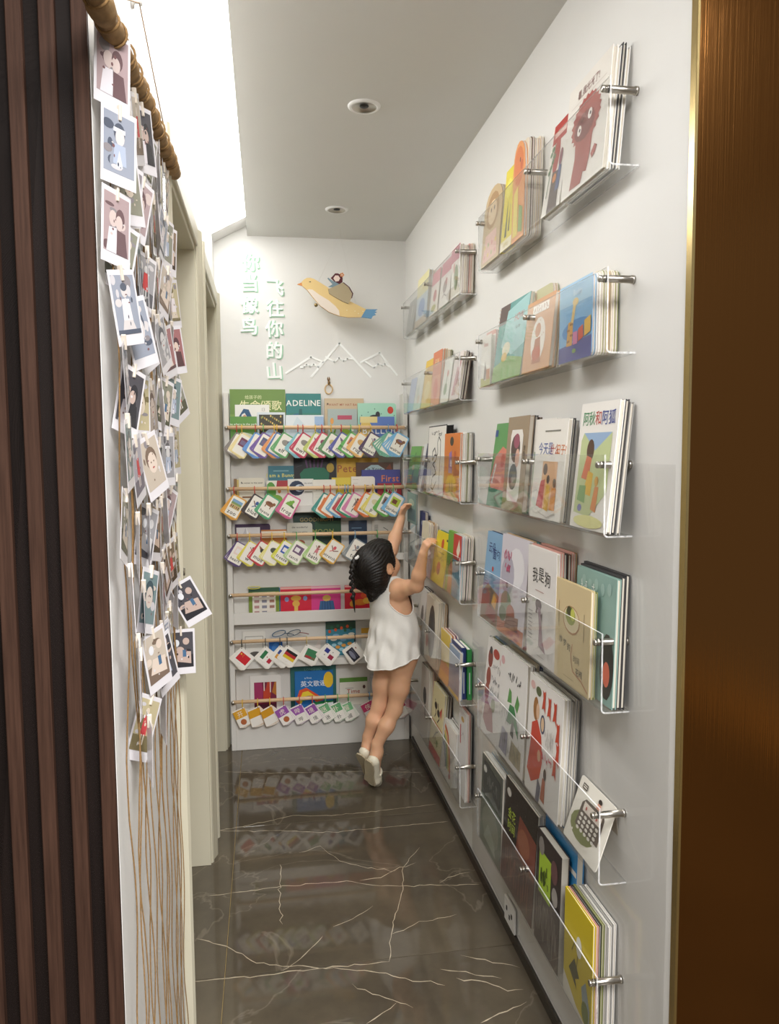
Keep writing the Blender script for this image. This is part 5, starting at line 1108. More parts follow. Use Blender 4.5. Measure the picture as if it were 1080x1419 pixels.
for k, (cn, cc) in enumerate((('yellow', 'e3c23e'), ('orange red', 'c4552e'), ('violet', '4a2f66'))):
    book('%s rounded board book, %s in the coloured stack on the fifth farther ledge' % (cn, ORD[k]), (0.606 + 0.010 * k, 2.571 - .006 * k, n[4] + 0.001), -math.pi / 2, 0.137, 0.176, 0.0085, cc, None, lean=0.0, board=True, name='board_book')
shelf_stack(n[4], 2.488, 2.352, .158, 'grey blue lined book with a yellow base strip', '93a6c4', [('r', 0, 0, 1, .08, 'd9c24a'), ('r', 0, .08, 1, .2, '6f8fb4')] + [('l', [(.1 + .16 * i, .2), (.1 + .16 * i, .9)], .012, '7f95b8') for i in range(6)], 4, 'f', t=0.012, lean=.03)
for k, (cn, cc) in enumerate((('navy', '25346e'), ('green', '2f8a44'))):
    b_ = book('%s binder with a white spine line at the near end of the fifth farther ledge' % cn, (0.6115 + 0.0165 * k, 2.44 - .01 * k, n[4] + 0.001), math.pi / 2, 0.14, 0.170 - .004 * k, 0.0148, cc, None, name='binder', cat='binder', pages='f2efe6')
    b_.location.x += 0.0148
    sp2 = MB().box(-0.0704, 0.006, 0.02, -0.07015, 0.0085, 0.09, 'e9e9e6').build('spine_lettering', PAPER, b_)
# sixth far ledge
shelf_stack(n[5], 2.99, 2.84, .290, 'grey white book with black blots behind the card rail', 'd8d5cc', [('e', .5, .6, .2, .12, '3a3836'), ('e', .6, .4, .1, .08, '4a4642')], 5, 'f', t=0.007, behind=B(0, 5, 0, 11, t=.007))
shelf_stack(n[5], 2.812, 2.630, .262, 'cream yellow book with black characters and a red base', 'e6dcae', [('e', .34, .72, .12, .05, '2a2420'), ('e', .6, .66, .12, .05, '2a2420'), ('l', [(.25, .8), (.4, .62), (.3, .55)], .03, '2a2420'), ('l', [(.5, .78), (.7, .6), (.55, .52)], .03, '2a2420'), ('p', [(.7, .7), (.86, .8), (.84, .62)], 'cc3a2a'), ('r', 0, .46, 1, .49, 'c9803c'), ('r', 0, 0, 1, .13, 'c0392c'), ('l', [(.3, .24), (.5, .36), (.7, .42)], .03, '4a3a2a'), ('l', [(.5, .2), (.52, .4)], .025, '4a3a2a'), ('e', .66, .24, .08, .05, '8a9a4a')], 5, 'f', t=0.010, behind=B(10, 2, t=.008))
shelf_stack(n[5], 2.62, 2.455, .185, 'white pamphlet with a rainbow curve, front of a pale pile', 'e9e6e2', [('l', [(.1, .9), (.4, .8), (.65, .5), (.8, .2)], .09, 'cc6a2e'), ('l', [(.1, .8), (.35, .7), (.55, .45), (.68, .2)], .08, 'd9bc4a'), ('l', [(.1, .7), (.3, .62), (.46, .4), (.56, .2)], .08, '6f9a5a'), ('l', [(.1, .58), (.24, .5), (.36, .34), (.44, .2)], .07, '6a7a9a'), ('e', .8, .14, .06, .05, 'b03a4a')], 5, 'f', t=0.005, soft=True, behind=B(3, 3, 3, 1, t=.0058, kind='m', dy=-.004), name='pamphlet')
shelf_stack(n[5], 2.44, 2.345, .290, 'tall white book with a red vertical mark, at the near end', 'e9e8ea', [('r', .2, .6, .3, .82, 'c0304a'), ('e', .5, .9, .2, .03, 'c9a45a'), ('l', [(.4, .7), (.6, .76), (.8, .7)], .02, '9a9aa4')], 5, 'f', t=0.007, dx=.02, lean=.02, spine='6a2a3a', behind=B(5, 10, t=.006))
# books the child is pulling out are added with the child
# ================================================================ photo curtain on the left wall
XW = XL
rod_a, rod_b = Vector((-0.180, 0.90, 1.862)), Vector((-0.180, 1.752, 1.942))
hang = thing('photo_hanger', 'jute wrapped wooden stick with long jute cords hanging on the left wall', 'wall hanging', tuple(rod_a))
def on_rod(t): return rod_a.lerp(rod_b, t)
pts = [on_rod(i / 40) - rod_a for i in range(41)]
rad = []
for i in range(41):
    ph = (i % 3)
    rad.append(0.0135 + 0.002 * math.sin(i * 1.7) + (0.003 if ph == 1 else -0.0015 if ph == 0 else 0.001))
MB().tube(pts, rad, 12).build('stick', ROPE, hang)
for i in range(1, 40, 3):
    c = pts[i - 1]
    MB().tube([c + Vector((0.0145 * math.cos(a), 0.003 * math.sin(2 * a), 0.0145 * math.sin(a))) for a in [k * math.pi / 8 for k in range(16)]], 0.0018, 5, closed=True).build('binding', TWINE, hang)
hk = Vector((-0.192, 1.40, 2.095))
for t in (0.04, 0.97):
    MB().tube([on_rod(t) - rod_a, (on_rod(t) - rod_a).lerp(hk - rod_a, .5) + Vector((0, 0, -.003)), hk - rod_a], 0.0011, 5).build('hanging_cord', TWINE, hang)
MB().lathe([(0.011, -0.001), (0.012, 0.002), (0.004, 0.004), (0.004, 0.012), (0.007, 0.013), (0.007, 0.016), (0, 0.016)], 14, 'x', tuple(Vector((XW + 0.0015, 1.40, 2.098)) - rod_a)).build('wall_hook', WHITEPL, hang)
NC = 10
cord_y = [1.062 + (1.640 - 1.062) * i / (NC - 1) for i in range(NC)]
for i, y in enumerate(cord_y):
    rr = random.Random(100 + i)
    t = (y - rod_a.y) / (rod_b.y - rod_a.y)
    p0 = on_rod(t)
    for strand in range(2):
        if strand == 1 and i % 3 == 0:
            continue
        P = []
        ph = rr.random() * 6
        for k in range(46):
            z = p0.z - (p0.z - 0.03) * k / 45
            amp = 0.0 if k < 2 else 0.004 + 0.010 * (k / 45)
            P.append(Vector((max(XW + 0.003, p0.x - 0.006 - 0.008 * k / 45 + 0.003 * math.sin(k * .7 + ph)), y + (0.006 if strand else 0) + amp * math.sin(k * 0.42 + ph + strand * 2.4) + rr.gauss(0, .0012), z)) - rod_a)
        MB().tube(P, 0.0011, 5).build('cord', TWINE, hang)
    kn = MB().tube([p0 - rod_a + Vector((0.0175 * math.cos(a), 0.002, 0.0175 * math.sin(a))) for a in [k * math.pi / 8 for k in range(16)]], 0.0017, 5, closed=True)
    kn.build('knot', TWINE, hang)
# tassel end of the cords gathered at the floor
ts = MB()
for k in range(7):
    a = k * 0.9
    ts.tube([(0.004 * math.cos(a), 0.004 * math.sin(a), 0.055), (0.008 * math.cos(a), 0.008 * math.sin(a), 0.03), (0.012 * math.cos(a), 0.010 * math.sin(a), 0.004)], 0.0018, 5)
t_ = ts.build('tassel', TWINE, hang, tuple(Vector((-0.188, 1.68, 0.0)) - rod_a))

TONES = [('dusky rose', 'a99597', 'cdbcb8', '6b5558'), ('slate blue', '949aa8', 'cfc9c9', '545a68'), ('warm beige', 'beb2a4', 'd8c8bb', '776558'), ('grey', '9b9a9e', 'cfcdce', '5b5a5f'), ('dark charcoal', '4c4a50', 'bda79d', '302f34'), ('pale lilac', 'aea8b2', 'd6c9c6', '706a76'), ('cherry red', '9e6a6c', 'd8c3b6', '5c3f43'), ('olive', '89897a', 'cec1b2', '51513f'), ('teal', '74898c', 'd0c4bb', '40525a'), ('yellowish', 'b9ae8c', 'd8cab8', '776c4c'), ('brown', '83705f', 'ccb6a8', '463a32')]
SUBJ = [('of a close up face', lambda c, s, d: [('e', .5, .62, .3, .24, d), ('e', .52, .52, .24, .22, s), ('e', .45, .54, .03, .02, d), ('e', .6, .54, .03, .02, d), ('e', .52, .42, .06, .02, 'a85a56')]),
        ('of two heads together', lambda c, s, d: [('e', .36, .58, .16, .14, s), ('e', .64, .62, .18, .17, d), ('e', .6, .54, .14, .13, s), ('p', [(.1, 0), (.2, .42), (.5, .44), (.52, 0)], 'd9d4da'), ('p', [(.5, 0), (.52, .42), (.85, .4), (.95, 0)], d)]),
        ('of a seated toddler', lambda c, s, d: [('e', .5, .74, .14, .12, s), ('e', .5, .8, .14, .07, d), ('p', [(.3, .2), (.34, .6), (.66, .6), (.72, .2)], 'e4dce0'), ('p', [(.2, .06), (.3, .24), (.7, .24), (.82, .06)], s), ('r', 0, 0, 1, .08, d)]),
        ('of a standing small figure', lambda c, s, d: [('r', 0, 0, 1, .3, d), ('e', .48, .76, .1, .08, s), ('p', [(.34, .3), (.38, .68), (.6, .68), (.66, .3)], 'c8464a'), ('r', .40, .12, .47, .32, s), ('r', .53, .12, .6, .32, s)]),
        ('of a wrapped baby', lambda c, s, d: [('e', .5, .7, .19, .16, d), ('r', .31, .7, .69, .77, 'e6e6ec'), ('e', .52, .62, .15, .14, s), ('p', [(.3, .16), (.34, .5), (.7, .5), (.74, .16)], 'aab4c8'), ('p', [(.4, .1), (.5, .4), (.62, .12)], 'dcdce6')]),
        ('of a table scene', lambda c, s, d: [('r', 0, 0, 1, .36, d), ('p', [(.1, .2), (.3, .5), (.9, .44), (.9, .1)], s), ('e', .3, .7, .12, .1, 'dcdde2'), ('e', .7, .74, .14, .1, s), ('r', .55, .3, .7, .5, '4a6a8a')])]
def photo(label, loc, a, tilt, tone, subj, w=0.056, h=0.090, pitch=0.0):
    """a = angle of the print away from facing the corridor's near end"""
    root = thing('photo_print', label, 'photo', loc, (pitch, tilt, a), group='instant photo prints hanging on jute cords')
    cn, c, s, d = TONES[tone]
    MB().bbox(-w / 2, 0, -h, w / 2, 0.0006, 0.006, 0.0002, 'dbd8dc').build('paper', GLOSSY, root)
    mb = MB()
    art(mb, [('r', 0, 0, 1, 1, c)], w * .86, (h + .006) * .78, -0.0002, -w * .43, -h + .0145)
    rp = random.Random(int((loc[1] * 1000 + loc[2] * 7919) * 100))
    blot = [('e', rp.uniform(.08, .92), rp.uniform(.06, .94), rp.uniform(.04, .2), rp.uniform(.03, .12), rp.choice((c, s, d, 'c9c6ca', '8a8488'))) for _ in range(7)]
    fine = [('e', rp.uniform(.2, .8), rp.uniform(.1, .7), rp.uniform(.015, .05), rp.uniform(.01, .04), rp.choice((s, d, '7a5a5c', 'd6d2d4'))) for _ in range(6)]
    art(mb, blot + SUBJ[subj][1](c, s, d) + fine, w * .86, (h + .006) * .78, -0.00028, -w * .43, -h + .0145, 0.00002)
    mb.build('picture', GLOSSY, root)
    MB().bbox(-0.002, -0.003, -0.008, 0.002, 0.0035, 0.012, 0.0006, 'd8cdbf').build('clip', PAPER, root)
    return root
# two large prints nearest the slat cladding, then the rows on each cord
PH = []
NR = [9, 10, 10, 9, 10, 9, 9, 9, 9, 9]
for i, y in enumerate(cord_y):
    t = (y - rod_a.y) / (rod_b.y - rod_a.y)
    ztop = on_rod(t).z - 0.030
    rr = random.Random(500 + i)
    for k in range(NR[i]):
        if i == 0:
            a = 50 if k < 2 else rr.uniform(52, 80) if k < 4 else rr.uniform(88, 108)
        elif i == 1:
            a = rr.uniform(55, 95) if k < 6 else rr.uniform(90, 106)
        elif i >= NC - 1:
            a = rr.uniform(55, 100)
        else:
            a = rr.uniform(60, 112) if i < 5 else rr.uniform(66, 114)
        tl = rr.uniform(-30, 30) if not (i == 0 and k < 2) else 3
        z = ztop + (0.036 if i == 0 else 0) - k * (0.098 if i < 3 else 0.101) - rr.uniform(0, .012)
        tone = rr.randrange(len(TONES)); sb = rr.randrange(len(SUBJ))
        if i == 0 and k == 0: tone, sb = 0, 1
        if i == 0 and k == 1: tone, sb = 1, 4
        if i == NC - 1 and k >= 7: tone, sb = 4, 5
        if i == NC - 1 and k == NR[i] - 1: z = ztop - 0.93; a = 8
        if i == NC - 1 and k == NR[i] - 2: z = ztop - 0.83; a = 14
        ca, sa = math.cos(math.radians(a)), math.sin(math.radians(a))
        x = max(XW + 0.006 + 0.029 * abs(ca), -0.186 + 0.014 * rr.random()) if i < NC - 1 else -0.182
        lbl = '%s print %s, %s down the %s cord from the slats' % (TONES[tone][0], SUBJ[sb][0], ORD[k], ORD[i])
        photo(lbl, (x, y, z), math.radians(a), math.radians(tl), tone, sb)
# ================================================================ the child: smooth-blended distance fields turned into one surface each
class SDF:
    def __init__(self, lo, hi, h):
        self.lo = np.array(lo, float); self.h = h
        self.n = np.ceil((np.array(hi) - lo) / h).astype(int) + 1
        self.D = np.full(self.n, 1.0, np.float32)
    def _sub(self, lo, hi):
        a = np.clip(np.floor((lo - self.lo) / self.h).astype(int), 0, self.n - 1)
        b = np.clip(np.ceil((hi - self.lo) / self.h).astype(int) + 1, 1, self.n)
        if np.any(b <= a): return None
        ax = [self.lo[i] + self.h * np.arange(a[i], b[i]) for i in range(3)]
        X, Y, Z = np.meshgrid(*ax, indexing='ij')
        return tuple(slice(a[i], b[i]) for i in range(3)), X, Y, Z
    def _mix(self, sl, d, k, sub):
        o = self.D[sl]
        if sub:
            h = np.maximum(k - np.abs(o + d), 0) / k
            self.D[sl] = np.maximum(o, -d) + h * h * k / 4
        else:
            h = np.maximum(k - np.abs(o - d), 0) / k
            self.D[sl] = np.minimum(o, d) - h * h * k / 4
    def cone(self, a, b, ra, rb, k=0.012, sub=False):
        a, b = np.array(a, float), np.array(b, float)
        R = max(ra, rb) + k * 2 + self.h * 3
        s = self._sub(np.minimum(a, b) - R, np.maximum(a, b) + R)
        if s is None: return self
        sl, X, Y, Z = s
        ba = b - a; L2 = ba @ ba
        t = np.clip(((X - a[0]) * ba[0] + (Y - a[1]) * ba[1] + (Z - a[2]) * ba[2]) / L2, 0, 1)
        d = np.sqrt((X - a[0] - t * ba[0]) ** 2 + (Y - a[1] - t * ba[1]) ** 2 + (Z - a[2] - t * ba[2]) ** 2) - (ra + (rb - ra) * t)
        self._mix(sl, d, k, sub)
        return self
    def ell(self, c, r, M=None, k=0.012, sub=False):
        c, r = np.array(c, float), np.array(r, float)
        R = max(r) + k * 2 + self.h * 3
        s = self._sub(c - R, c + R)
        if s is None: return self
        sl, X, Y, Z = s
        P = [X - c[0], Y - c[1], Z - c[2]]
        if M is not None:   # rows of M are the ellipsoid's axes
            P = [M[i][0] * P[0] + M[i][1] * P[1] + M[i][2] * P[2] for i in range(3)]
        k0 = np.sqrt(sum((P[i] / r[i]) ** 2 for i in range(3)))
        k1 = np.sqrt(sum((P[i] / r[i] ** 2) ** 2 for i in range(3))) + 1e-9
        self._mix(sl, k0 * (k0 - 1) / k1, k, sub)
        return self
    def surface(self):
        D = self.D; n = D.shape
        S = D < 0
        c = np.zeros([m - 1 for m in n], np.int8)
        for dx in (0, 1):
            for dy in (0, 1):
                for dz in (0, 1):
                    c += S[dx:n[0] - 1 + dx, dy:n[1] - 1 + dy, dz:n[2] - 1 + dz]
        cells = np.argwhere((c > 0) & (c < 8))
        idx = -np.ones(c.shape, np.int64)
        idx[tuple(cells.T)] = np.arange(len(cells))
        acc = np.zeros((len(cells), 3)); cnt = np.zeros(len(cells))
        cor = np.array([(i, j, k) for i in (0, 1) for j in (0, 1) for k in (0, 1)])
        val = {tuple(o): D[tuple((cells + o).T)] for o in cor}
        for a in cor:
            for ax in range(3):
                if a[ax] == 0:
                    b = a.copy(); b[ax] = 1
                    va, vb = val[tuple(a)], val[tuple(b)]
                    mk = (va < 0) != (vb < 0)
                    t = np.where(mk, va / np.where(mk, va - vb, 1), 0)
                    p = np.repeat(a[None].astype(float), len(cells), 0); p[:, ax] = t
                    acc[mk] += p[mk]; cnt += mk
        V = self.lo + (cells + acc / np.maximum(cnt, 1)[:, None]) * self.h
        F = []
        for ax in range(3):
            u, v = [(1, 2), (2, 0), (0, 1)][ax]
            s0 = [slice(None)] * 3; s1 = [slice(None)] * 3
            s0[ax] = slice(0, -1); s1[ax] = slice(1, None)
            e = np.argwhere(S[tuple(s0)] != S[tuple(s1)])
            ok = np.all((e[:, [u, v]] > 0), 1) & np.all(e[:, [u, v]] < np.array([n[u] - 1, n[v] - 1]), 1)
            e = e[ok]
            inside = S[tuple(e.T)]
            q = []
            for du, dv in ((1, 1), (0, 1), (0, 0), (1, 0)):
                o = e.copy(); o[:, u] -= du; o[:, v] -= dv
                q.append(idx[tuple(o.T)])
            q = np.stack(q, 1)
            q[~inside] = q[~inside][:, ::-1]
            F.append(q)
        return V, np.concatenate(F)
def np_mesh(name, V, F, mat):
    me = bpy.data.meshes.new(name)
    me.from_pydata(V.tolist(), [], F.tolist())
    me.materials.append(mat)
    me.polygons.foreach_set('use_smooth', [True] * len(me.polygons))
    me.update()
    return me
def cut(V, F, keep):
    fk = keep[F].all(1)
    F = F[fk]
    used = np.unique(F)
    mp = -np.ones(len(V), np.int64); mp[used] = np.arange(len(used))
    return V[used], mp[F]
def boundary_loops(F, n):
    from collections import defaultdict
    cnt = {}
    for f in F.tolist():
        for i in range(4):
            a, b = f[i], f[(i + 1) % 4]
            key = (min(a, b), max(a, b))
            cnt[key] = cnt.get(key, 0) + 1
    adj = defaultdict(list)
    for (a, b), c in cnt.items():
        if c == 1:
            adj[a].append(b); adj[b].append(a)
    seen, loops = set(), []
    for s in list(adj):
        if s in seen: continue
        L = [s]; seen.add(s); cur = s
        while True:
            nx = [q for q in adj[cur] if q not in seen]
            if not nx: break
            cur = nx[0]; seen.add(cur); L.append(cur)
        if len(L) > 12: loops.append(L)
    return loops

SKIN = simple('child_skin', 'dcab88', 0.5, noise=0.05, nscale=18, sss=0.25, bump=0.05)
HAIR = simple('black_hair', '17120f', 0.42, noise=0.4, nscale=12, stretch=(14, 14, 1.2), bump=0.8, spec=0.35)
CLOTH = simple('white_ribbed_cotton', 'e6e3dd', 0.85, noise=0.02, nscale=180, bump=0.12)
SHOE = simple('cream_leather', 'e3dcc6', 0.4, noise=0.03, nscale=40)
SOLE = simple('tan_rubber_sole', 'b5a88c', 0.6, noise=0.08)

O = np.array((0.47, 2.955, 0.0))
Fv = np.array((math.cos(math.radians(45)), math.sin(math.radians(45)), 0.0))   # facing
Rv = np.array((Fv[1], -Fv[0], 0.0))                                             # her right
Uv = np.array((0.0, 0.0, 1.0))
MT_ = np.array([Rv, Fv, Uv])
child = thing('child', 'small child in a white sleeveless dress on tiptoe reaching up to the acrylic ledges', 'person', (0.41, 2.99, 0.0))
child.name = 'person'
CO = np.array((0.41, 2.99, 0.0))
J = dict(hipR=(0.522, 2.918, 0.520), kneR=(0.483, 2.925, 0.328), ankR=(0.412, 2.925, 0.172), ballR=(0.402, 2.956, 0.040), toeR=(0.414, 2.976, 0.020),
         hipL=(0.462, 2.985, 0.516), kneL=(0.432, 2.985, 0.328), ankL=(0.386, 2.992, 0.180), ballL=(0.408, 3.028, 0.040), toeL=(0.424, 3.046, 0.020),
         pel=(0.490, 2.952, 0.555), wai=(0.490, 2.952, 0.665), che=(0.474, 2.952, 0.745), nkb=(0.452, 2.952, 0.815), nkt=(0.438, 2.954, 0.850),
         shR=(0.497, 2.895, 0.812), elR=(0.552, 2.815, 0.838), wrR=(0.567, 2.760, 0.965), haR=(0.575, 2.748, 1.000),
         shL=(0.440, 3.010, 0.832), elL=(0.498, 3.062, 0.945), wrL=(0.549, 3.118, 1.068), haL=(0.560, 3.130, 1.102))
J = {k: np.array(v) for k, v in J.items()}
HC = np.array((0.418, 2.956, 0.902))
p_ = math.radians(26)
yawh = math.radians(32)
Hf = np.array((math.cos(yawh) * math.cos(p_), math.sin(yawh) * math.cos(p_), math.sin(p_)))
Hr = np.array((math.sin(yawh), -math.cos(yawh), 0.0))
Hu = np.cross(Hr, Hf)
HM = np.array([Hr, Hf, Hu])
def hp(r, f, u): return HC + Hr * r + Hf * f + Hu * u

def hand(s, wr, kn, tip_dir, palm_n, side, scale=1.0):
    """palm from wrist to knuckles, four unequal curled fingers and a thumb leaving the side of the palm"""
    ax = kn - wr; ax /= np.linalg.norm(ax)
    sd = np.cross(palm_n, ax); sd /= np.linalg.norm(sd); sd *= side
    pn = np.cross(ax, sd) * side
    L = 0.040 * scale
    for o in (-0.013, -0.004, 0.005, 0.013):
        s.cone(wr + sd * o * 0.6, wr + ax * L + sd * o * scale, 0.0085, 0.0075, 0.006)
    lens = (0.030, 0.036, 0.034, 0.026)
    for o, l in zip((-0.0155, -0.0052, 0.0052, 0.0150), lens):
        b = wr + ax * L + sd * o * scale
        m = b + (ax * 0.75 + pn * 0.66) * l * 0.55
        e = m + (tip_dir * 0.75 + pn * 0.66) * l * 0.5
        s.cone(b, m, 0.0062, 0.0056, 0.003).cone(m, e, 0.0056, 0.0046, 0.003)
    tb = wr + ax * 0.012 - sd * 0.016
    tm = tb + (ax * 0.7 - sd * 0.55 + pn * 0.45) * 0.022
    te = tm + (ax * 0.75 + pn * 0.65) * 0.018
    s.cone(tb, tm, 0.0078, 0.0066, 0.005).cone(tm, te, 0.0064, 0.0050, 0.003)

body = SDF((0.30, 2.66, -0.005), (0.68, 3.20, 1.16), 0.0032)
for sd in 'RL':
    h_, k_, a_, b_, t_ = (J[n + sd] for n in ('hip', 'kne', 'ank', 'ball', 'toe'))
    body.cone(h_ + Uv * .02, h_ * .45 + k_ * .55, 0.0485, 0.0385, 0.03)
    body.cone(h_ * .45 + k_ * .55, k_, 0.0385, 0.0280, 0.02)
    cf = k_ * .60 + a_ * .40 - Fv * 0.007
    body.cone(k_, cf, 0.0275, 0.0290, 0.02).cone(cf, a_ + Uv * .02, 0.0290, 0.0215, 0.02)
    body.ell(k_ + Fv * 0.010, (0.016, 0.015, 0.022), MT_, 0.02)
    heel = a_ - Fv * 0.020 - Uv * 0.034
    body.cone(a_ + Uv * .02, a_ - Uv * .012, 0.0215, 0.0215, 0.01)
    body.cone(heel, b_, 0.020, 0.019, 0.02).cone(a_ - Uv * .01, b_, 0.021, 0.017, 0.02).cone(b_, t_, 0.017, 0.014, 0.012)
body.ell(J['pel'], (0.090, 0.072, 0.075), MT_, 0.04)
body.ell(J['pel'] - Fv * 0.03 - Uv * 0.01, (0.075, 0.05, 0.055), MT_, 0.04)
body.ell(J['wai'], (0.080, 0.066, 0.090), MT_, 0.05)
body.ell(J['wai'] + Fv * 0.02 - Uv * 0.03, (0.066, 0.056, 0.07), MT_, 0.05)
body.ell(J['che'], (0.080, 0.062, 0.075), MT_, 0.05)
body.cone(J['shR'], J['shL'], 0.033, 0.033, 0.04)
body.cone(J['nkb'] - Uv * .02, J['nkt'], 0.036, 0.031, 0.03)
for sd in 'RL':
    s_, e_, w_, h_ = (J[n + sd] for n in ('sh', 'el', 'wr', 'ha'))
    body.ell(s_, (0.034, 0.034, 0.034), MT_, 0.02)
    body.cone(s_, s_ * .45 + e_ * .55, 0.0325, 0.0275, 0.025).cone(s_ * .45 + e_ * .55, e_, 0.0275, 0.0245, 0.015)
    mf = e_ * .65 + w_ * .35
    body.cone(e_, mf, 0.0245, 0.0250, 0.015).cone(mf, w_, 0.0250, 0.0168, 0.015)
hand(body, J['wrR'], J['haR'], np.array((0.85, 0.1, 0.2)), np.array((0.9, 0.35, -0.1)), 1)
hand(body, J['wrL'], J['haL'], np.array((0.6, -0.55, 0.3)), np.array((0.75, -0.6, 0.0)), -1)
# head
body.ell(HC, (0.070, 0.083, 0.076), HM, 0.01)
body.ell(hp(0, 0.034, -0.036), (0.054, 0.050, 0.052), HM, 0.03)
body.cone(hp(0, -0.012, -0.05), J['nkt'] - Uv * .01, 0.034, 0.033, 0.03)
for s_ in (-1, 1):
    body.ell(hp(0.032 * s_, 0.052, -0.034), (0.026, 0.024, 0.024), HM, 0.02)     # cheeks
    body.ell(hp(0.027 * s_, 0.079, -0.004), (0.013, 0.007, 0.008), HM, 0.008, True)   # eye sockets
    body.ell(hp(0.027 * s_, 0.072, -0.005), (0.012, 0.010, 0.010), HM, 0.004)
    body.ell(hp(0.026 * s_, 0.074, 0.012), (0.018, 0.009, 0.006), HM, 0.01)
    body.ell(hp(0.071 * s_, -0.002, -0.014), (0.0075, 0.015, 0.021), HM, 0.006)  # ears
    body.ell(hp(0.081 * s_, 0.001, -0.011), (0.0075, 0.008, 0.012), HM, 0.003, True)
    body.ell(hp(0.072 * s_, 0.002, -0.030), (0.005, 0.007, 0.007), HM, 0.005)
body.cone(hp(0, 0.078, 0.004), hp(0, 0.088, -0.016), 0.006, 0.0085, 0.012)        # nose
for s_ in (-1, 1):
    body.ell(hp(0.008 * s_, 0.083, -0.019), (0.006, 0.006, 0.005), HM, 0.006)
body.ell(hp(0, 0.079, -0.037), (0.017, 0.006, 0.0045), HM, 0.006)
body.ell(hp(0, 0.078, -0.045), (0.014, 0.006, 0.0045), HM, 0.006)
body.ell(hp(0, 0.072, -0.062), (0.020, 0.016, 0.014), HM, 0.02)                   # chin
V, Fq = body.surface()
V -= CO
link('body', np_mesh('body', V, Fq, SKIN), child)
eyew = simple('eye_white', 'efeae4', 0.2, noise=0.0); iris = simple('dark_iris', '2a1a12', 0.15)
for s_ in (-1, 1):
    c = hp(0.027 * s_, 0.0725, -0.005) - CO
    e = MB().lathe([(0.0001, -0.0105), (0.006, -0.0086), (0.0095, -0.004), (0.0105, 0), (0.0095, 0.004), (0.006, 0.0086), (0.0001, 0.0105)], 14, 'y').build('eye', eyew, child, tuple(c))
    e.rotation_euler = (p_, 0, yawh - math.pi / 2)
    MB().lathe([(0.0001, 0.0112), (0.004, 0.0108), (0.0052, 0.0095)], 12, 'y').build('iris', iris, e)
lp = SDF(hp(0, .08, -.041) - .035 - 0, hp(0, .08, -.041) + .035, 0.0015)
lp.ell(hp(0, 0.0815, -0.0375), (0.0135, 0.0048, 0.0030), HM, 0.002).ell(hp(0, 0.0810, -0.0445), (0.0115, 0.0048, 0.0032), HM, 0.002)
V, Fq = lp.surface()
link('lips', np_mesh('lips', V - CO, Fq, simple('lip_pink', 'c07a6c', 0.45)), child)

# dress
dr = SDF((0.30, 2.78, 0.42), (0.66, 3.12, 0.90), 0.003)
HEM = np.array((0.487, 2.950, 0.50))
dr.ell(J['che'] + Uv * .005, (0.089, 0.068, 0.085), MT_, 0.05)
dr.ell(J['wai'], (0.090, 0.072, 0.100), MT_, 0.05)
for i in range(9):
    t = i / 8
    c = J['wai'] * (1 - t) + HEM * t
    dr.ell(c - Fv * 0.012 * t, (0.090 + 0.017 * t ** 1.4, 0.073 + 0.026 * t, 0.055), MT_, 0.03)
dr.cone(J['shR'] * .88 + J['shL'] * .12, J['shL'] * .88 + J['shR'] * .12, 0.039, 0.039, 0.045)
dr.cone(J['nkb'] - Uv * .02, J['nkb'] + Uv * .03, 0.042, 0.036, 0.02)
V, Fq = dr.surface()
P = V - O
r_, f_, z_ = P @ Rv, P @ Fv, V[:, 2]
rh = (V - HEM) @ Rv; fh = (V - HEM) @ Fv
hem = 0.540 - 0.036 * (1 - np.clip(np.abs(rh) / 0.105, 0, 1) ** 2) + 0.004 * np.sin(rh * 60) + 0.012 * (fh > 0)
keep = z_ > hem
for sd, s in (('R', 1), ('L', -1)):
    c = J['sh' + sd] + Rv * s * 0.018 - Uv * 0.026 + Fv * 0.006
    q = V - c
    lat = q @ Rv * s; fw = q @ Fv; up = q @ Uv
    hole = (fw / 0.047) ** 2 + ((up + 0.004) / 0.068) ** 2 < 1
    keep &= ~(hole & (lat > -0.034))
nc = J['nkb'] + Uv * 0.022
q = V - nc
neck = ((q @ Rv) / 0.050) ** 2 + ((q @ Fv - 0.014) / 0.052) ** 2 < 1
keep &= ~(neck & (z_ > J['nkb'][2] - 0.028 + 0.0 * z_))
keep &= z_ < 0.862
V, Fq = cut(V, Fq, keep)
# soft folds
P = V - O
r_, f_, z_ = P @ Rv, P @ Fv, V[:, 2]
ang = np.arctan2(f_, r_)
low = np.clip((0.72 - z_) / 0.2, 0, 1)
amp = low * 0.0080
off = amp * (np.sin(ang * 9 + z_ * 34) * 0.55 + np.sin(ang * 14 - z_ * 24 + 1.3) * 0.45) + 0.0026 * np.sin(z_ * 70 + r_ * 60 + 2 * np.sin(ang * 2)) * np.clip((0.76 - z_) / 0.1, 0, 1) * np.clip((z_ - 0.54) / 0.05, 0, 1)
ctr = np.stack([J['wai'][0] + 0 * z_, J['wai'][1] + 0 * z_, z_], 1)
nrm = V - ctr; nrm /= np.linalg.norm(nrm, axis=1)[:, None] + 1e-9
V = V + nrm * off[:, None]
dress = link('dress', np_mesh('dress', V - CO, Fq, CLOTH), child)
sl_ = dress.modifiers.new('thickness', 'SOLIDIFY'); sl_.thickness = 0.0018; sl_.offset = -1
for L in boundary_loops(Fq, len(V)):
    pts = (V - CO)[L]
    for _ in range(6):
        pts = (np.roll(pts, 1, 0) + pts * 2 + np.roll(pts, -1, 0)) / 4
    MB().tube([tuple(p) for p in pts[::2]], 0.0026, 6, closed=True).build('binding', CLOTH, dress)

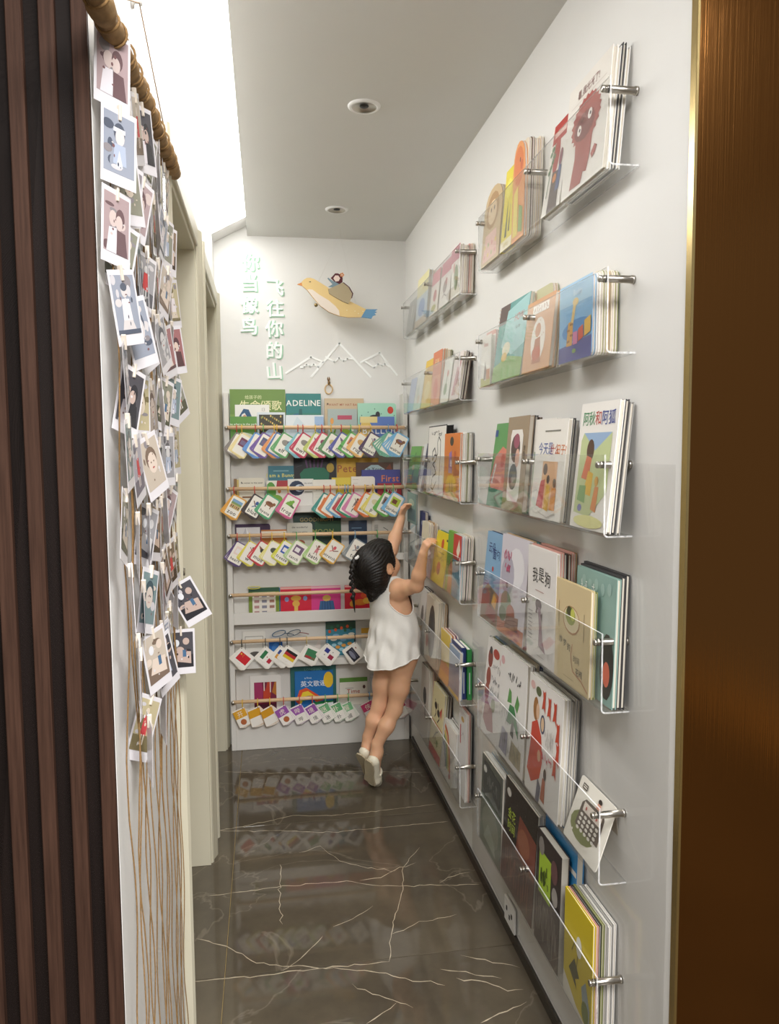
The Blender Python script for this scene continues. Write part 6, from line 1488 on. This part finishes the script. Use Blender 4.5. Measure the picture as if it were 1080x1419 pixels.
# hair
hr = SDF((0.27, 2.82, 0.70), (0.56, 3.08, 1.04), 0.003)
hr.ell(HC + Hu * .006 - Hf * .006, (0.080, 0.092, 0.083), HM, 0.01)
hr.ell(hp(0.004, -0.036, -0.022), (0.066, 0.050, 0.064), HM, 0.03)
hr.cone(hp(0.030, -0.060, -0.05), np.array((0.398, 2.905, 0.800)), 0.046, 0.024, 0.03)
hr.cone(np.array((0.405, 2.910, 0.815)), np.array((0.390, 2.898, 0.772)), 0.026, 0.007, 0.02)
hr.cone(hp(-0.030, -0.060, -0.05), np.array((0.385, 2.975, 0.800)), 0.044, 0.018, 0.03)
hr.cone(hp(0.050, -0.036, -0.01), hp(0.044, -0.046, -0.062), 0.026, 0.026, 0.02)
hr.ell(hp(0, 0.045, 0.052), (0.060, 0.042, 0.030), HM, 0.02)
hr.cone(hp(0.062, 0.026, 0.030), hp(0.066, 0.026, 0.004), 0.012, 0.006, 0.01)
hr.cone(hp(-0.064, 0.030, 0.024), hp(-0.066, 0.022, -0.028), 0.012, 0.006, 0.01)
hr.ell(hp(0, 0.104, -0.034), (0.074, 0.082, 0.070), HM, 0.012, True)     # leave the face free
hr.ell(hp(0.086, 0.006, -0.018), (0.034, 0.024, 0.030), HM, 0.006, True)  # and the right ear
hr.ell(hp(-0.086, 0.006, -0.018), (0.034, 0.024, 0.030), HM, 0.006, True)
V, Fq = hr.surface()
# strands combed from the crown
q = (V - HC) @ HM.T
th = np.arctan2(q[:, 0], q[:, 2] + 0.02)
V = V + ((V - HC) / np.linalg.norm(V - HC, axis=1)[:, None]) * (0.0011 * np.sin(th * 46 + 3 * np.sin(q[:, 1] * 60)) + 0.0008 * np.sin(th * 83 + q[:, 1] * 40))[:, None]
hair = link('hair', np_mesh('hair', V - CO, Fq, HAIR), child)
bd = SDF((0.27, 2.84, 0.70), (0.38, 2.96, 1.0), 0.0022)
T0 = np.array((0.338, 2.905, 0.938)); T1 = np.array((0.304, 2.890, 0.915)); T2 = np.array((0.318, 2.885, 0.800)); T3 = np.array((0.326, 2.885, 0.730))
path = []
for i in range(40):
    t = i / 39
    a = T0 * (1 - t) ** 3 + 3 * T1 * t * (1 - t) ** 2 + 3 * T2 * t * t * (1 - t) + T3 * t ** 3
    path.append(a)
for i in range(0, 30, 2):
    s = 1 if (i // 2) % 2 else -1
    rad = 0.0122 * (1 - 0.35 * i / 30)
    bd.ell(path[i + 1] + np.array((s * 0.0036, 0.001, 0)), (rad * .72, rad * .8, rad * 1.25), np.array([[math.cos(s * .6), 0, math.sin(s * .6)], [0, 1, 0], [-math.sin(s * .6), 0, math.cos(s * .6)]]), 0.003)
bd.cone(path[29], path[39], 0.0065, 0.0018, 0.004)
V, Fq = bd.surface()
link('braid', np_mesh('braid', V - CO, Fq, HAIR), hair)
MB().lathe([(0.010, -0.005), (0.0125, -0.002), (0.0125, 0.003), (0.010, 0.006)], 12, 'z').build('hair_tie', WHITEPL, hair, tuple(np.array((0.336, 2.904, 0.938)) - CO), (0, -0.6, 0))

# shoes
for sd, nm in (('R', 'right'), ('L', 'left')):
    a_, b_, t_ = (J[n + sd] for n in ('ank', 'ball', 'toe'))
    heel = a_ - Fv * 0.026 - Uv * 0.040
    ax = b_ - heel; ax /= np.linalg.norm(ax)
    upn = Fv - ax * (Fv @ ax); upn /= np.linalg.norm(upn)      # instep side of the raised foot
    lo = np.minimum(np.minimum(heel, t_), b_) - .05; hi = np.maximum(np.maximum(heel, t_), b_) + .06
    sh = SDF(lo, hi, 0.0025)
    sh.cone(heel + upn * .006, b_ + upn * .004, 0.0225, 0.0245, 0.012).cone(b_ + upn * .004, t_ + Fv * .004, 0.0245, 0.0195, 0.012)
    V, Fq = sh.surface()
    q = V - heel
    along = q @ ax; up = q @ upn
    L = np.linalg.norm(b_ - heel)
    sole_cut = up > -0.018
    keep = (V[:, 2] > 0.0005) & ~((up > 0.010) & (along < L * 0.62) & (along > -0.03)) & ~((up > 0.004) & (along > L * .66) & (along < L * .80) & (up > 0.012))
    V2, F2 = cut(V, Fq, keep)
    V2[:, 2] = np.maximum(V2[:, 2], 0.003)
    so_ = link('shoe', np_mesh('shoe', V2 - CO, F2, SHOE), child)
    s2 = so_.modifiers.new('thickness', 'SOLIDIFY'); s2.thickness = 0.003; s2.offset = 1
    sd_ = np.cross(ax, upn)
    c = heel + ax * L * 0.66 + upn * 0.004
    MB().tube([tuple(c + sd_ * 0.0285 * math.cos(t) + upn * 0.030 * math.sin(t) - CO) for t in [math.pi * i / 12 for i in range(13)]], 0.0045, 8).build('strap', SHOE, so_)
    st = MB()
    ring = []
    n_ = 9
    Lt = np.linalg.norm(t_ - b_)
    prof = [(-0.024, 0.012), (-0.012, 0.022), (0.02, 0.024), (L * .5, 0.021), (L * .85, 0.0275), (L, 0.028)]
    for al, w in prof:
        p = heel + ax * al - upn * 0.0205
        for s in (-1, 1):
            ring.append(p + sd_ * w * s)
    vs = [tuple(p - CO) for p in ring] + [tuple(p - upn * 0.006 - CO) for p in ring]
    m_ = len(ring)
    fs = []
    for i in range(len(prof) - 1):
        a0, a1, b0, b1 = 2 * i, 2 * i + 1, 2 * i + 2, 2 * i + 3
        fs += [(a0, b0, b1, a1), (m_ + a0, m_ + a1, m_ + b1, m_ + b0), (a0, m_ + a0, m_ + b0, b0), (a1, b1, m_ + b1, m_ + a1)]
    fs += [(0, 1, m_ + 1, m_), (m_ - 2, m_ + m_ - 2, m_ + m_ - 1, m_ - 1)]
    st.add(vs, fs)
    st.build('sole', SOLE, so_)
# book held in her raised left hand, and an open book lying slanted inside the ledge
book('thin grey green book pulled out by the raised left hand of the child', (0.592, 3.118, 1.045), -math.pi / 2 + 0.25, 0.085, 0.125, 0.007, '7f9a94', [('r', .1, .1, .9, .5, '5f7a80'), ('e', .5, .7, .3, .12, 'a9bfae')], lean=-0.05, roll=0.12)
book('pale blue slanted book slipping down inside the fourth farther ledge', (0.606, 3.20, 0.885), -math.pi / 2, 0.13, 0.15, 0.008, 'b9cdd4', [('r', .08, .5, .9, .9, 'e9eef0'), ('r', .1, .1, .6, .4, '5a7f94')], lean=0.10, roll=-0.25)
